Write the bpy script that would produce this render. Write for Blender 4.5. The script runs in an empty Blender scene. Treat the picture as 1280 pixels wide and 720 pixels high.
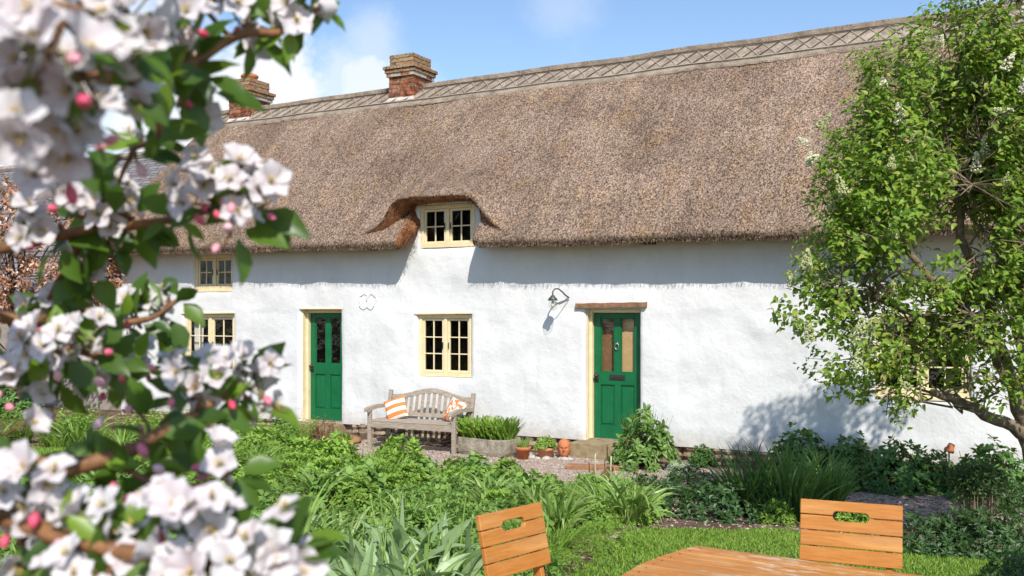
import bpy, bmesh, math, random
import numpy as np
from mathutils import Vector, Matrix, noise, Euler

random.seed(7)
RNG = np.random.default_rng(7)
scene = bpy.context.scene
COL = scene.collection
R = math.radians

# ------------------------------------------------------------------ measuring frame
CAMZ = 1.75
FPX = 1244.0
TH = R(28.0)
SN, CS = math.sin(TH), math.cos(TH)
WALL_D = 13.31
OY = 15.08


def ray(px, py, y):
    """world point seen at photo pixel (px,py) at depth y"""
    return Vector(((px - 640) / FPX * y, y, CAMZ + (388 - py) / FPX * y))


def L(px, py, v):
    """cottage-local point (u,v,z) on the plane v metres behind the front wall"""
    dx, dz = (px - 640) / FPX, (388 - py) / FPX
    t = (WALL_D + v) / (SN * dx + CS)
    return ((t * dx) * CS - (t - OY) * SN, v, CAMZ + t * dz)


def W(u, v, z=0.0):
    """cottage-local -> world"""
    return Vector((u * CS + v * SN, OY - u * SN + v * CS, z))


def wall_v(x, y):
    return SN * x + CS * y - WALL_D


def sstep(a, b, x):
    t = min(1, max(0, (x - a) / (b - a)))
    return t * t * (3 - 2 * t)


def ground_z(x, y):
    v = wall_v(x, y)
    u = x * CS - (y - OY) * SN
    near = -0.36 + 0.11 * sstep(-2.2, -3.6, u)
    z = near * sstep(-7.0, -2.0, v)
    return z + 0.018 * noise.noise(Vector((x * .7, y * .7, 3.1)))


# ------------------------------------------------------------------ mesh building
class MB:
    def __init__(s):
        s.V, s.F, s.M = [], [], []

    def add(s, verts, faces, m=0):
        b = len(s.V)
        s.V.extend([tuple(v) for v in verts])
        s.F.extend([tuple(b + i for i in f) for f in faces])
        s.M.extend([m] * len(faces))
        return s

    def box(s, lo, hi, m=0, rot=None, piv=None):
        x0, y0, z0 = lo
        x1, y1, z1 = hi
        vs = [Vector(p) for p in ((x0, y0, z0), (x1, y0, z0), (x1, y1, z0), (x0, y1, z0),
                                  (x0, y0, z1), (x1, y0, z1), (x1, y1, z1), (x0, y1, z1))]
        if rot is not None:
            c = Vector(piv) if piv is not None else sum(vs, Vector()) / 8
            vs = [rot @ (v - c) + c for v in vs]
        return s.add(vs, [(0, 3, 2, 1), (4, 5, 6, 7), (0, 1, 5, 4), (1, 2, 6, 5), (2, 3, 7, 6), (3, 0, 4, 7)], m)

    def bar(s, p, q, w, h, m=0, up=(0, 0, 1)):
        p, q = Vector(p), Vector(q)
        d = (q - p).normalized()
        a = d.cross(Vector(up))
        if a.length < 1e-4:
            a = d.cross(Vector((1, 0, 0)))
        a.normalize()
        b = a.cross(d)
        o = [a * (sx * w / 2) + b * (sy * h / 2) for sx, sy in ((-1, -1), (1, -1), (1, 1), (-1, 1))]
        vs = [p + k for k in o] + [q + k for k in o]
        return s.add(vs, [(3, 2, 1, 0), (4, 5, 6, 7), (0, 1, 5, 4), (1, 2, 6, 5), (2, 3, 7, 6), (3, 0, 4, 7)], m)

    def tube(s, pts, rad, n=6, m=0):
        pts = [Vector(p) for p in pts]
        if not hasattr(rad, '__len__'):
            rad = [rad] * len(pts)
        vs, fs = [], []
        ref = None
        for i, p in enumerate(pts):
            d = (pts[min(i + 1, len(pts) - 1)] - pts[max(i - 1, 0)])
            if d.length < 1e-9:
                d = Vector((0, 0, 1))
            d.normalize()
            if ref is None:
                ref = d.orthogonal().normalized()
            a = (ref - d * ref.dot(d))
            if a.length < 1e-5:
                a = d.orthogonal()
            a.normalize()
            ref = a
            b = d.cross(a)
            for k in range(n):
                t = 2 * math.pi * k / n
                vs.append(p + (a * math.cos(t) + b * math.sin(t)) * rad[i])
        for i in range(len(pts) - 1):
            for k in range(n):
                k2 = (k + 1) % n
                fs.append((i * n + k, i * n + k2, (i + 1) * n + k2, (i + 1) * n + k))
        fs.append(tuple(reversed(range(n))))
        fs.append(tuple((len(pts) - 1) * n + k for k in range(n)))
        return s.add(vs, fs, m)

    def lathe(s, prof, n=20, c=(0, 0, 0), m=0, axis=None):
        vs, fs = [], []
        rot = Vector((0, 0, 1)).rotation_difference(Vector(axis)).to_matrix() if axis is not None else None
        for r, z in prof:
            for k in range(n):
                t = 2 * math.pi * k / n
                p = Vector((r * math.cos(t), r * math.sin(t), z))
                if rot:
                    p = rot @ p
                vs.append(p + Vector(c))
        for i in range(len(prof) - 1):
            for k in range(n):
                k2 = (k + 1) % n
                fs.append((i * n + k, i * n + k2, (i + 1) * n + k2, (i + 1) * n + k))
        return s.add(vs, fs, m)

    def prism(s, poly, y0, y1, m=0, fn=None):
        """poly of (x,z) extruded along y"""
        n = len(poly)
        vs = [Vector((x, y0, z)) for x, z in poly] + [Vector((x, y1, z)) for x, z in poly]
        if fn:
            vs = [fn(v) for v in vs]
        fs = [tuple(range(n)), tuple(reversed(range(n, 2 * n)))]
        fs += [(i, i + n, (i + 1) % n + n, (i + 1) % n) for i in range(n)]
        return s.add(vs, fs, m)

    def grid(s, rows, m=0, flip=False, close=False):
        nr, nc = len(rows), len(rows[0])
        vs = [p for r in rows for p in r]
        fs = []
        for i in range(nr - 1):
            for j in range(nc - 1 if not close else nc):
                j2 = (j + 1) % nc
                f = (i * nc + j, i * nc + j2, (i + 1) * nc + j2, (i + 1) * nc + j)
                fs.append(f[::-1] if flip else f)
        return s.add(vs, fs, m)

    def cloud(s, tv, tf, pos, ax, up, scl, m=0):
        """many copies of a small template: x axis -> ax, z axis ~ up"""
        pos = np.asarray(pos, float)
        ax = np.asarray(ax, float)
        up = np.asarray(up, float)
        if len(pos) == 0:
            return s
        ax = ax / (np.linalg.norm(ax, axis=1, keepdims=True) + 1e-9)
        si = np.cross(up, ax)
        si = si / (np.linalg.norm(si, axis=1, keepdims=True) + 1e-9)
        nz = np.cross(ax, si)
        scl = np.asarray(scl, float)
        if scl.ndim == 1:
            scl = np.stack([scl, scl, scl], 1)
        tv = np.asarray(tv, float)
        P = (pos[:, None, :] + tv[None, :, 0:1] * scl[:, None, 0:1] * ax[:, None, :]
             + tv[None, :, 1:2] * scl[:, None, 1:2] * si[:, None, :]
             + tv[None, :, 2:3] * scl[:, None, 2:3] * nz[:, None, :])
        b, k = len(s.V), len(tv)
        s.V.extend(map(tuple, P.reshape(-1, 3).tolist()))
        for i in range(len(pos)):
            o = b + i * k
            for f in tf:
                s.F.append(tuple(o + j for j in f))
        s.M.extend([m] * (len(pos) * len(tf)))
        return s

    def mesh(s, name, mats, smooth=False, bevel=0, seg=1):
        me = bpy.data.meshes.new(name)
        me.from_pydata(s.V, [], s.F)
        if not isinstance(mats, (list, tuple)):
            mats = [mats]
        for m in mats:
            me.materials.append(m)
        if len(mats) > 1:
            me.polygons.foreach_set('material_index', s.M)
        if bevel:
            bm = bmesh.new()
            bm.from_mesh(me)
            ed = [e for e in bm.edges if len(e.link_faces) == 2 and e.calc_face_angle(0) > R(35)]
            bmesh.ops.bevel(bm, geom=ed, offset=bevel, segments=seg, affect='EDGES', clamp_overlap=True, profile=.6)
            bm.to_mesh(me)
            bm.free()
        if smooth:
            me.polygons.foreach_set('use_smooth', [True] * len(me.polygons))
        me.update()
        return me

    def build(s, name, mats, parent=None, smooth=False, bevel=0, seg=1, loc=None):
        return link(name, s.mesh(name, mats, smooth, bevel, seg), parent, loc)


def link(name, me, parent=None, loc=None, rz=0, sc=None):
    o = bpy.data.objects.new(name, me)
    COL.objects.link(o)
    if parent is not None:
        o.parent = parent
    if loc is not None:
        o.location = loc
    if rz:
        o.rotation_euler = (0, 0, rz)
    if sc is not None:
        o.scale = sc if hasattr(sc, '__len__') else (sc, sc, sc)
    return o


def tag(o, label=None, cat=None, group=None, kind=None):
    if label:
        o['label'] = label
    if cat:
        o['category'] = cat
    if group:
        o['group'] = group
    if kind:
        o['kind'] = kind
    return o


def empty(name, loc, rz=0.0, label=None, cat=None, group=None):
    o = link(name, None, None, loc)
    o.rotation_euler = (0, 0, rz)
    o.empty_display_size = .1
    return tag(o, label, cat, group)


# ------------------------------------------------------------------ materials
class NT:
    def __init__(s, name):
        s.mat = bpy.data.materials.new(name)
        s.mat.use_nodes = True
        s.t = s.mat.node_tree
        s.b = s.t.nodes['Principled BSDF']
        s.out = s.t.nodes['Material Output']
        s._tc = None

    def n(s, typ, **kw):
        nd = s.t.nodes.new(typ)
        for k, v in kw.items():
            if k.startswith('_'):
                setattr(nd, k[1:], v)
            else:
                s.set(nd.inputs[k], v)
        return nd

    def set(s, sock, v):
        if isinstance(v, bpy.types.NodeSocket):
            s.t.links.new(v, sock)
        elif isinstance(v, tuple) and len(v) == 3 and sock.type == 'RGBA':
            sock.default_value = (*v, 1)
        else:
            sock.default_value = v

    def coord(s, scale=(1, 1, 1), rot=(0, 0, 0)):
        if s._tc is None:
            s._tc = s.n('ShaderNodeTexCoord')
        mp = s.n('ShaderNodeMapping', Scale=scale, Rotation=rot)
        s.set(mp.inputs['Vector'], s._tc.outputs['Object'])
        return mp.outputs[0]

    def noise(s, scale, detail=4, rough=.55, vec=None, dist=0.0):
        nd = s.n('ShaderNodeTexNoise', Scale=scale, Detail=detail, Roughness=rough, Distortion=dist)
        s.set(nd.inputs['Vector'], vec if vec is not None else s.coord())
        return nd.outputs['Fac']

    def ramp(s, fac, stops):
        nd = s.n('ShaderNodeValToRGB', Fac=fac)
        e = nd.color_ramp.elements
        while len(e) < len(stops):
            e.new(.5)
        for i, (p, c) in enumerate(stops):
            e[i].position = p
            e[i].color = (*c, 1) if len(c) == 3 else c
        return nd.outputs['Color']

    def mix(s, fac, a, b, mode='MIX'):
        nd = s.t.nodes.new('ShaderNodeMix')
        nd.data_type = 'RGBA'
        nd.blend_type = mode
        s.set(nd.inputs[0], fac)
        s.set(nd.inputs[6], a)
        s.set(nd.inputs[7], b)
        return nd.outputs[2]

    def math(s, op, a, b=0.0):
        nd = s.t.nodes.new('ShaderNodeMath')
        nd.operation = op
        s.set(nd.inputs[0], a)
        s.set(nd.inputs[1], b)
        return nd.outputs[0]

    def bump(s, h, strength=.3, dist=.02):
        nd = s.n('ShaderNodeBump', Strength=strength, Distance=dist, Height=h)
        s.set(s.b.inputs['Normal'], nd.outputs[0])
        return nd.outputs[0]

    def fin(s, color=None, rough=None, spec=None, metal=None):
        if color is not None:
            s.set(s.b.inputs['Base Color'], color)
        if rough is not None:
            s.set(s.b.inputs['Roughness'], rough)
        if spec is not None:
            s.set(s.b.inputs['Specular IOR Level'], spec)
        if metal is not None:
            s.set(s.b.inputs['Metallic'], metal)
        return s.mat

    def island(s):
        return s.n('ShaderNodeNewGeometry').outputs['Random Per Island']

    def objrand(s):
        return s.n('ShaderNodeObjectInfo').outputs['Random']


def G3(a):
    return (a, a, a)


def m_simple(name, c, c2=None, scale=12, rough=.6, bump=.2, spec=.4, metal=0, bd=.01):
    t = NT(name)
    nz = t.noise(scale, 6)
    c2 = c2 or tuple(x * .72 for x in c)
    col = t.ramp(nz, [(.3, c2), (.7, c)])
    if bump:
        t.bump(t.noise(scale * 3, 5), bump, bd)
    return t.fin(col, rough, spec, metal)


def m_leaf(name, c1, c2, trans=.35, rough=.42, spec=.45, c3=None):
    t = NT(name)
    stops = [(0, c1), (.75, c2)] + ([(1, c3)] if c3 else [])
    col = t.ramp(t.island(), stops)
    val = t.n('ShaderNodeHueSaturation', Color=col)
    t.set(val.inputs['Value'], t.math('ADD', t.math('MULTIPLY', t.objrand(), .35), .82))
    col = val.outputs[0]
    t.fin(col, rough, spec)
    tr = t.n('ShaderNodeBsdfTranslucent')
    t.set(tr.inputs['Color'], t.mix(.45, col, (.32, .44, .03)))
    mx = t.n('ShaderNodeMixShader', Fac=trans)
    t.t.links.new(t.b.outputs[0], mx.inputs[1])
    t.t.links.new(tr.outputs[0], mx.inputs[2])
    t.t.links.new(mx.outputs[0], t.out.inputs[0])
    return t.mat


MAT = {}


def mk_materials():
    # limewashed cob
    t = NT('whitewash')
    n1 = t.noise(1.3, 5, .6)
    n2 = t.noise(9, 6, .65)
    n3 = t.noise(38, 5, .6, t.coord((1, 1, .55)))
    col = t.ramp(n1, [(.28, (.62, .615, .60)), (.5, (.695, .69, .68)), (.75, (.735, .73, .725))])
    col = t.mix(t.ramp(n2, [(.60, (0, 0, 0)), (.76, (.5, .5, .5))]), col, (.53, .51, .47))
    drip = t.noise(1.0, 6, .7, t.coord((7, 7, .55)))
    col = t.mix(t.ramp(drip, [(.56, (0, 0, 0)), (.72, (.35, .35, .35))]), col, (.56, .55, .52))
    # splash stain just above the soil
    sx = t.n('ShaderNodeSeparateXYZ', Vector=t.coord())
    low = t.n('ShaderNodeMapRange', Value=t.math('ADD', sx.outputs[2], t.math('MULTIPLY', n2, -.5)))
    low.inputs[1].default_value = -.42
    low.inputs[2].default_value = -.12
    low.inputs[3].default_value = .55
    low.inputs[4].default_value = 0
    col = t.mix(low.outputs[0], col, (.42, .36, .28))
    h = t.math('ADD', t.math('MULTIPLY', t.noise(4.5, 5, .6), 1.6), t.math('MULTIPLY', n3, .22))
    t.bump(h, .32, .035)
    MAT['white'] = t.fin(col, .9, .15)

    # reed thatch
    t = NT('thatch')
    big = t.noise(.9, 7, .68, t.coord((1, .8, .8)))
    strk = t.noise(2.6, 6, .68, t.coord((1.5, .6, .6)))
    f1 = t.noise(44, 3, .75, t.coord((1, .6, .6)))
    f2 = t.noise(110, 2, .7)
    base = t.ramp(big, [(.32, (.175, .122, .093)), (.48, (.232, .166, .126)), (.66, (.292, .214, .164))])
    comb = t.noise(1.0, 5, .65, t.coord((5.5, .5, .5)))
    base = t.mix(1.0, base, t.ramp(comb, [(.3, (.80, .79, .78)), (.5, (1, .99, .96)), (.7, (1.16, 1.14, 1.09))]), 'MULTIPLY')
    base = t.mix(t.ramp(strk, [(.5, (0, 0, 0)), (.72, (.5, .5, .5))]), base, (.29, .175, .082))
    vo = t.n('ShaderNodeTexVoronoi', Scale=72.0, Vector=t.coord((1, .6, .6)))
    vc = t.n('ShaderNodeSeparateColor', Color=vo.outputs['Color'])
    sp = t.math('ADD', t.math('MULTIPLY', vc.outputs[0], .42), t.math('ADD', t.math('MULTIPLY', f1, .38), t.math('MULTIPLY', f2, .20)))
    dark = t.ramp(sp, [(.26, (.20, .18, .17)), (.50, (.92, .92, .92)), (.74, (1.85, 1.82, 1.78))])
    col = t.mix(1.0, base, dark, 'MULTIPLY')
    t.bump(sp, .8, .035)
    MAT['thatch'] = t.fin(col, .95, .1)

    t = NT('thatch_ridge_reed')
    f1 = t.noise(60, 3, .7)
    f0 = t.noise(5, 4, .6)
    col = t.ramp(t.math('ADD', t.math('MULTIPLY', f1, .6), t.math('MULTIPLY', f0, .4)),
                 [(.36, (.13, .10, .075)), (.5, (.35, .275, .21)), (.64, (.54, .45, .36))])
    t.bump(f1, .8, .03)
    MAT['ridge'] = t.fin(col, .95, .1)

    t = NT('thatch_cut_ends')
    f1 = t.noise(70, 3, .75)
    f0 = t.noise(6, 4, .6)
    col = t.ramp(t.math('ADD', t.math('MULTIPLY', f1, .65), t.math('MULTIPLY', f0, .35)),
                 [(.38, (.05, .02, .01)), (.5, (.30, .125, .055)), (.62, (.58, .31, .17))])
    t.bump(f1, .9, .04)
    MAT['cut'] = t.fin(col, .95, .1)

    MAT['spar'] = m_simple('hazel_spar', (.10, .075, .055), (.05, .037, .028), 20, .8)
    MAT['spar_pale'] = m_simple('pale_hazel', (.50, .43, .35), (.35, .29, .23), 20, .8)

    t = NT('cream_paint')
    nz = t.noise(7, 6, .65)
    col = t.ramp(nz, [(.3, (.70, .56, .33)), (.6, (.80, .67, .43))])
    t.bump(t.noise(26, 5), .25, .006)
    MAT['cream'] = t.fin(col, .5, .4)

    t = NT('green_paint')
    nz = t.noise(5, 6, .65)
    col = t.ramp(nz, [(.3, (.003, .10, .034)), (.65, (.006, .14, .047))])
    t.bump(t.noise(30, 4, .6, t.coord((1, 1, .12))), .22, .004)
    MAT['green'] = t.fin(col, .38, .45)

    t = NT('old_window_glass')
    t.t.nodes.remove(t.b)
    gl = t.n('ShaderNodeBsdfGlossy', Color=(.95, .97, 1), Roughness=.03)
    bp = t.n('ShaderNodeBump', Strength=.5, Distance=.02, Height=t.noise(5, 3))
    t.set(gl.inputs['Normal'], bp.outputs[0])
    tr = t.n('ShaderNodeBsdfTransparent', Color=(.92, .94, .93))
    lw = t.n('ShaderNodeLayerWeight', Blend=.5)
    fc = t.math('ADD', t.math('MULTIPLY', t.math('POWER', lw.outputs['Facing'], 4.0), .8), .045)
    mx = t.n('ShaderNodeMixShader', Fac=fc)
    t.t.links.new(tr.outputs[0], mx.inputs[1])
    t.t.links.new(gl.outputs[0], mx.inputs[2])
    t.t.links.new(mx.outputs[0], t.out.inputs[0])
    MAT['glass'] = t.mat

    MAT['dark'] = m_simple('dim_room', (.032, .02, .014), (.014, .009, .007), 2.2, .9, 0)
    MAT['lobby'] = m_simple('lobby_board', (.56, .36, .17), (.50, .31, .14), 3, .7, .1)
    MAT['lobby_dark'] = m_simple('lobby_board_dim', (.24, .12, .045), (.16, .075, .03), 6, .7, .1)  # darker copy of the lobby board: the hall's dim half put into colour
    MAT['curtain'] = m_simple('net_curtain', (.62, .60, .56), (.5, .48, .44), 8, .9, .2)
    MAT['iron'] = m_simple('black_iron', (.02, .02, .02), (.035, .03, .027), 30, .45, .2, .5)
    MAT['lampmetal'] = m_simple('verdigris_metal', (.15, .155, .13), (.08, .085, .07), 40, .5, .2, .5, .6)
    MAT['chrome'] = m_simple('worn_nickel', (.55, .54, .5), (.4, .39, .36), 40, .3, .1, .5, .9)
    MAT['lampglass'] = MAT['glass']

    t = NT('chimney_brick')
    isl = t.ramp(t.island(), [(0, (.36, .115, .055)), (.35, (.48, .185, .09)), (.6, (.52, .30, .16)), (.8, (.30, .10, .06)), (1, (.56, .34, .22))])
    soot = t.ramp(t.noise(9, 6, .7), [(.38, (.075, .065, .055)), (.62, (1, 1, 1))])
    MAT['brick'] = t.fin(t.mix(.85, isl, soot, 'MULTIPLY'), .9, .2)
    t.bump(t.noise(60, 4), .5, .01)
    t = NT('lichened_brick')
    isl = t.ramp(t.island(), [(0, (.30, .11, .06)), (.5, (.34, .20, .11)), (1, (.42, .28, .17))])
    li = t.ramp(t.noise(14, 6, .7), [(.46, (0, 0, 0)), (.64, (.9, .9, .9))])
    col = t.mix(li, isl, (.30, .25, .14))
    col = t.mix(t.ramp(t.noise(22, 5, .7), [(.5, (0, 0, 0)), (.62, (.9, .9, .9))]), col, (.05, .047, .042))
    MAT['brick_old'] = t.fin(col, .95, .1)
    t.bump(t.noise(50, 4), .5, .012)
    MAT['mortar'] = m_simple('lime_mortar', (.46, .42, .36), (.3, .26, .21), 18, .95, .4)
    MAT['flash'] = m_simple('cement_fillet', (.62, .58, .52), (.46, .42, .37), 14, .9, .3)

    t = NT('weathered_bench_oak')
    g = t.noise(9, 5, .65, t.coord((1, 9, 9)))
    g2 = t.noise(3.5, 5, .6)
    col = t.ramp(g, [(.3, (.21, .165, .125)), (.52, (.36, .30, .24)), (.72, (.50, .44, .36))])
    col = t.mix(t.ramp(g2, [(.5, (0, 0, 0)), (.7, (.6, .6, .6))]), col, (.30, .24, .15))
    t.bump(g, .4, .006)
    MAT['oak'] = t.fin(col, .85, .2)

    def teak(name, worn):
        t = NT(name)
        g = t.noise(6, 6, .6, t.coord((1.6, 22, 22)), .4)
        g2 = t.noise(2.2, 4, .5, t.coord((1, 6, 6)))
        col = t.ramp(g, [(.28, (.34, .115, .02)), (.5, (.50, .195, .036)), (.72, (.63, .275, .062))])
        isl = t.island()
        col = t.mix(t.ramp(isl, [(0, G3(0)), (1, G3(.5))]), col, (.43, .16, .028))
        col = t.mix(t.ramp(g2, [(.52, (0, 0, 0)), (.75, (.6, .6, .6))]), col, (.75, .39, .12))
        rough = .42
        if worn:
            w = t.noise(5, 7, .72, t.coord((1.2, 6, 6)), .3)
            w2 = t.noise(1.6, 3, .5)
            k = t.math('ADD', w, t.math('MULTIPLY', w2, .45))
            fac = t.ramp(k, [(.765, (0, 0, 0)), (.83, (.9, .9, .9))])
            col = t.mix(fac, (col), (.62, .45, .30))
        gw = t.noise(3.2, 6, .7, t.coord((1, 4, 4)))
        col = t.mix(t.ramp(gw, [(.52, (0, 0, 0)), (.72, (.42, .42, .42))]), col, (.34, .20, .10))
        kn = t.noise(13, 2, .5, t.coord((1, 2.5, 2.5)))
        col = t.mix(t.ramp(kn, [(.74, (0, 0, 0)), (.8, (.8, .8, .8))]), col, (.22, .07, .015))
        t.bump(g, .18, .004)
        return t.fin(col, rough, .4)
    MAT['teak'] = teak('varnished_teak', False)
    MAT['teak_worn'] = teak('flaking_varnish_teak', True)
    MAT['teak_dark'] = m_simple('teak_end_grain', (.23, .075, .02), (.13, .04, .012), 25, .5, .2)

    MAT['terracotta'] = m_simple('terracotta', (.56, .205, .085), (.42, .14, .055), 16, .85, .25)
    MAT['terracotta_pale'] = m_simple('limey_terracotta', (.60, .30, .18), (.50, .20, .095), 14, .88, .3)
    MAT['potsoil'] = m_simple('potting_soil', (.045, .03, .02), (.02, .014, .01), 40, .95, .5)
    MAT['trough'] = m_simple('mossy_gritstone', (.43, .375, .295), (.19, .16, .115), 9, .95, .7, .1, 0, .03)
    MAT['step'] = m_simple('sandstone_step', (.36, .285, .17), (.22, .165, .09), 9, .95, .5, .1, 0, .02)
    MAT['pebble'] = m_simple('pale_pebble', (.52, .48, .43), (.36, .32, .28), 12, .8, .3)
    MAT['rubble'] = None
    t = NT('rubble_footing')
    isl = t.ramp(t.island(), [(0, (.22, .15, .10)), (.5, (.36, .27, .19)), (1, (.46, .37, .28))])
    MAT['rubble'] = t.fin(t.mix(.6, isl, t.ramp(t.noise(20, 5), [(.35, G3(.3)), (.65, G3(1))]), 'MULTIPLY'), .95, .1)
    t.bump(t.noise(30, 5), .6, .02)
    MAT['timber'] = m_simple('old_lintel_timber', (.30, .16, .085), (.15, .075, .04), 14, .85, .4)
    MAT['rafter'] = m_simple('dark_rafter', (.05, .03, .018), (.03, .018, .01), 20, .9, .3)
    MAT['plank'] = m_simple('russet_edging', (.36, .19, .10), (.24, .11, .055), 12, .9, .3)

    # soil, gravel, lawn
    t = NT('garden_soil')
    a = t.noise(3.0, 6, .65)
    b = t.noise(55, 5, .7)
    col = t.ramp(b, [(.32, (.045, .028, .018)), (.5, (.13, .08, .05)), (.7, (.29, .20, .14))])
    col = t.mix(t.ramp(a, [(.5, (0, 0, 0)), (.62, (.7, .7, .7))]), col, t.ramp(b, [(.3, (.16, .11, .085)), (.6, (.42, .31, .25))]))
    t.bump(b, .8, .03)
    MAT['soil'] = t.fin(col, .95, .1)
    t = NT('pink_gravel')
    b = t.noise(70, 4, .7)
    v = t.n('ShaderNodeTexVoronoi', Scale=42.0, Vector=t.coord())
    col = t.mix(.55, t.ramp(b, [(.3, (.2, .145, .115)), (.5, (.40, .31, .25)), (.7, (.56, .47, .40))]), v.outputs['Color'], 'SOFT_LIGHT')
    t.bump(v.outputs['Distance'], .8, .02)
    MAT['gravel'] = t.fin(col, .95, .15)
    t = NT('gravel_chip')
    col = t.ramp(t.island(), [(0, (.16, .105, .085)), (.3, (.35, .265, .215)), (.65, (.46, .375, .32)), (.85, (.60, .54, .48)), (1, (.27, .15, .10))])
    MAT['chip'] = t.fin(col, .9, .2)
    t = NT('bark_chip')
    col = t.ramp(t.island(), [(0, (.10, .055, .04)), (.4, (.24, .15, .115)), (.8, (.38, .27, .22)), (1, (.5, .4, .34))])
    MAT['mulch'] = t.fin(col, .9, .2)
    t = NT('turf_base')
    col = t.ramp(t.noise(30, 5), [(.3, (.035, .06, .012)), (.7, (.09, .14, .025))])
    MAT['turf'] = t.fin(col, .95, .1)

    MAT['grass'] = m_leaf('lawn_blade', (0.128, 0.269, 0.029), (0.282, 0.437, 0.058), .36, .5, .3, (0.398, 0.453, 0.117))
    MAT['leaf_bright'] = m_leaf('bright_green_leaf', (0.136, 0.272, 0.036), (0.286, 0.443, 0.064), .34, .5, .3, (0.372, 0.501, 0.114))
    MAT['leaf_mid'] = m_leaf('mid_green_leaf', (0.100, 0.216, 0.043), (0.231, 0.370, 0.077), .32, .5, .3)
    MAT['leaf_dark'] = m_leaf('dark_green_leaf', (0.024, 0.063, 0.019), (0.060, 0.123, 0.033), .2, .45, .4)
    MAT['leaf_deep'] = m_leaf('deep_green_leaf', (0.057, 0.141, 0.032), (0.133, 0.265, 0.057), .25, .45, .4)
    MAT['strap'] = m_leaf('strap_leaf', (0.166, 0.290, 0.062), (0.317, 0.455, 0.110), .32, .45, .4, (0.469, 0.566, 0.235))
    MAT['strap_dark'] = m_leaf('dark_strap_leaf', (0.049, 0.121, 0.029), (0.121, 0.235, 0.049), .25, .42, .4, (0.211, 0.324, 0.082))
    MAT['glaucous'] = m_leaf('glaucous_tulip_leaf', (0.218, 0.333, 0.144), (0.368, 0.494, 0.241), .30, .42, .4)
    MAT['lilac'] = m_leaf('lilac_leaf', (0.147, 0.283, 0.031), (0.346, 0.523, 0.063), .46, .42, .40, (0.534, 0.539, 0.110))
    MAT['apple_leaf'] = m_leaf('apple_leaf', (0.039, 0.099, 0.013), (0.110, 0.220, 0.024), .42, .38, .5, (0.242, 0.396, 0.033))
    MAT['copper'] = m_leaf('copper_leaf', (.33, .10, .03), (.55, .30, .20), .3, .35, .6, (.70, .50, .42))  # pale pink end of the leaf range paints in the sun's glints
    MAT['euphorbia'] = m_leaf('bronze_leaf', (.16, .06, .03), (.27, .125, .06), .2, .5, .3, (.14, .16, .04))
    MAT['silver'] = m_leaf('silvery_leaf', (.30, .36, .27), (.46, .50, .40), .2, .6, .2)

    MAT['bark'] = m_simple('lilac_bark', (.27, .20, .135), (.11, .078, .05), 22, .9, .5)
    MAT['bark_dark'] = m_simple('dark_bark', (.09, .06, .042), (.045, .03, .02), 22, .9, .5)
    MAT['twig'] = m_simple('apple_twig', (.33, .155, .06), (.11, .05, .022), 30, .65, .4)
    MAT['cane'] = m_simple('bamboo_cane', (.58, .50, .34), (.45, .36, .22), 25, .6, .2)
    MAT['rust'] = m_simple('rusty_stake', (.17, .075, .04), (.09, .04, .025), 40, .9, .3)

    t = NT('apple_petal')
    at = t.n('ShaderNodeAttribute', _attribute_name='pink')
    isl = t.n('ShaderNodeObjectInfo').outputs['Random']
    pk = t.math('MULTIPLY', at.outputs['Fac'], t.math('ADD', .05, t.math('MULTIPLY', isl, .38)))
    bf = t.n('ShaderNodeNewGeometry').outputs['Backfacing']
    pk = t.math('ADD', pk, t.math('MULTIPLY', bf, .06))
    col = t.mix(pk, (.72, .72, .715), (.78, .36, .43))
    t.fin(col, .55, .25)
    tr = t.n('ShaderNodeBsdfTranslucent', Color=col)
    mx = t.n('ShaderNodeMixShader', Fac=.28)
    t.t.links.new(t.b.outputs[0], mx.inputs[1])
    t.t.links.new(tr.outputs[0], mx.inputs[2])
    t.t.links.new(mx.outputs[0], t.out.inputs[0])
    MAT['petal'] = t.mat
    MAT['anther'] = m_simple('yellow_anther', (.80, .60, .20), (.70, .45, .10), 60, .7, 0)
    MAT['calyx'] = m_simple('green_calyx', (.20, .24, .07), (.16, .13, .05), 60, .6, 0)
    t = NT('apple_bud')
    col = t.ramp(t.objrand(), [(0, (.62, .05, .11)), (.5, (.72, .20, .28)), (1, (.80, .52, .54))])
    MAT['bud'] = t.fin(col, .45, .35)
    MAT['panicle'] = m_simple('cream_floret', (.74, .70, .56), (.60, .58, .38), 40, .8, 0)
    MAT['panicle_bud'] = m_simple('green_floret_bud', (.46, .47, .24), (.33, .36, .15), 40, .8, 0)

    t = NT('slate_tiles')
    br = t.n('ShaderNodeTexBrick', Scale=1.0, Color1=(.17, .155, .16), Color2=(.235, .21, .21), Mortar=(.05, .045, .045))
    br.inputs['Mortar Size'].default_value = .012
    br.inputs['Brick Width'].default_value = .3
    br.inputs['Row Height'].default_value = .16
    t.set(br.inputs['Vector'], t.coord())
    t.bump(br.outputs['Fac'], -.5, .02)
    MAT['slate'] = t.fin(br.outputs['Color'], .7, .4)
    MAT['outwall'] = m_simple('grey_render', (.36, .31, .27), (.25, .2, .17), 6, .95, .4)

    t = NT('striped_cushion_cloth')
    sx = t.n('ShaderNodeSeparateXYZ', Vector=t.coord())
    wv = t.math('ADD', sx.outputs[0], t.math('MULTIPLY', t.noise(6, 2), .02))
    sn = t.math('SINE', t.math('MULTIPLY', wv, 2 * math.pi / .128))
    fac = t.ramp(t.math('ADD', t.math('MULTIPLY', sn, .5), .5), [(.46, (0, 0, 0)), (.54, (1, 1, 1))])
    col = t.mix(fac, (.80, .75, .66), (.66, .22, .065))
    t.bump(t.noise(140, 2), .3, .004)
    MAT['stripe'] = t.fin(col, .9, .15)
    t = NT('patterned_cushion_cloth')
    v = t.noise(8.5, 1, .4, t.coord((1, 1, 1)), 1.6)
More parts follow.
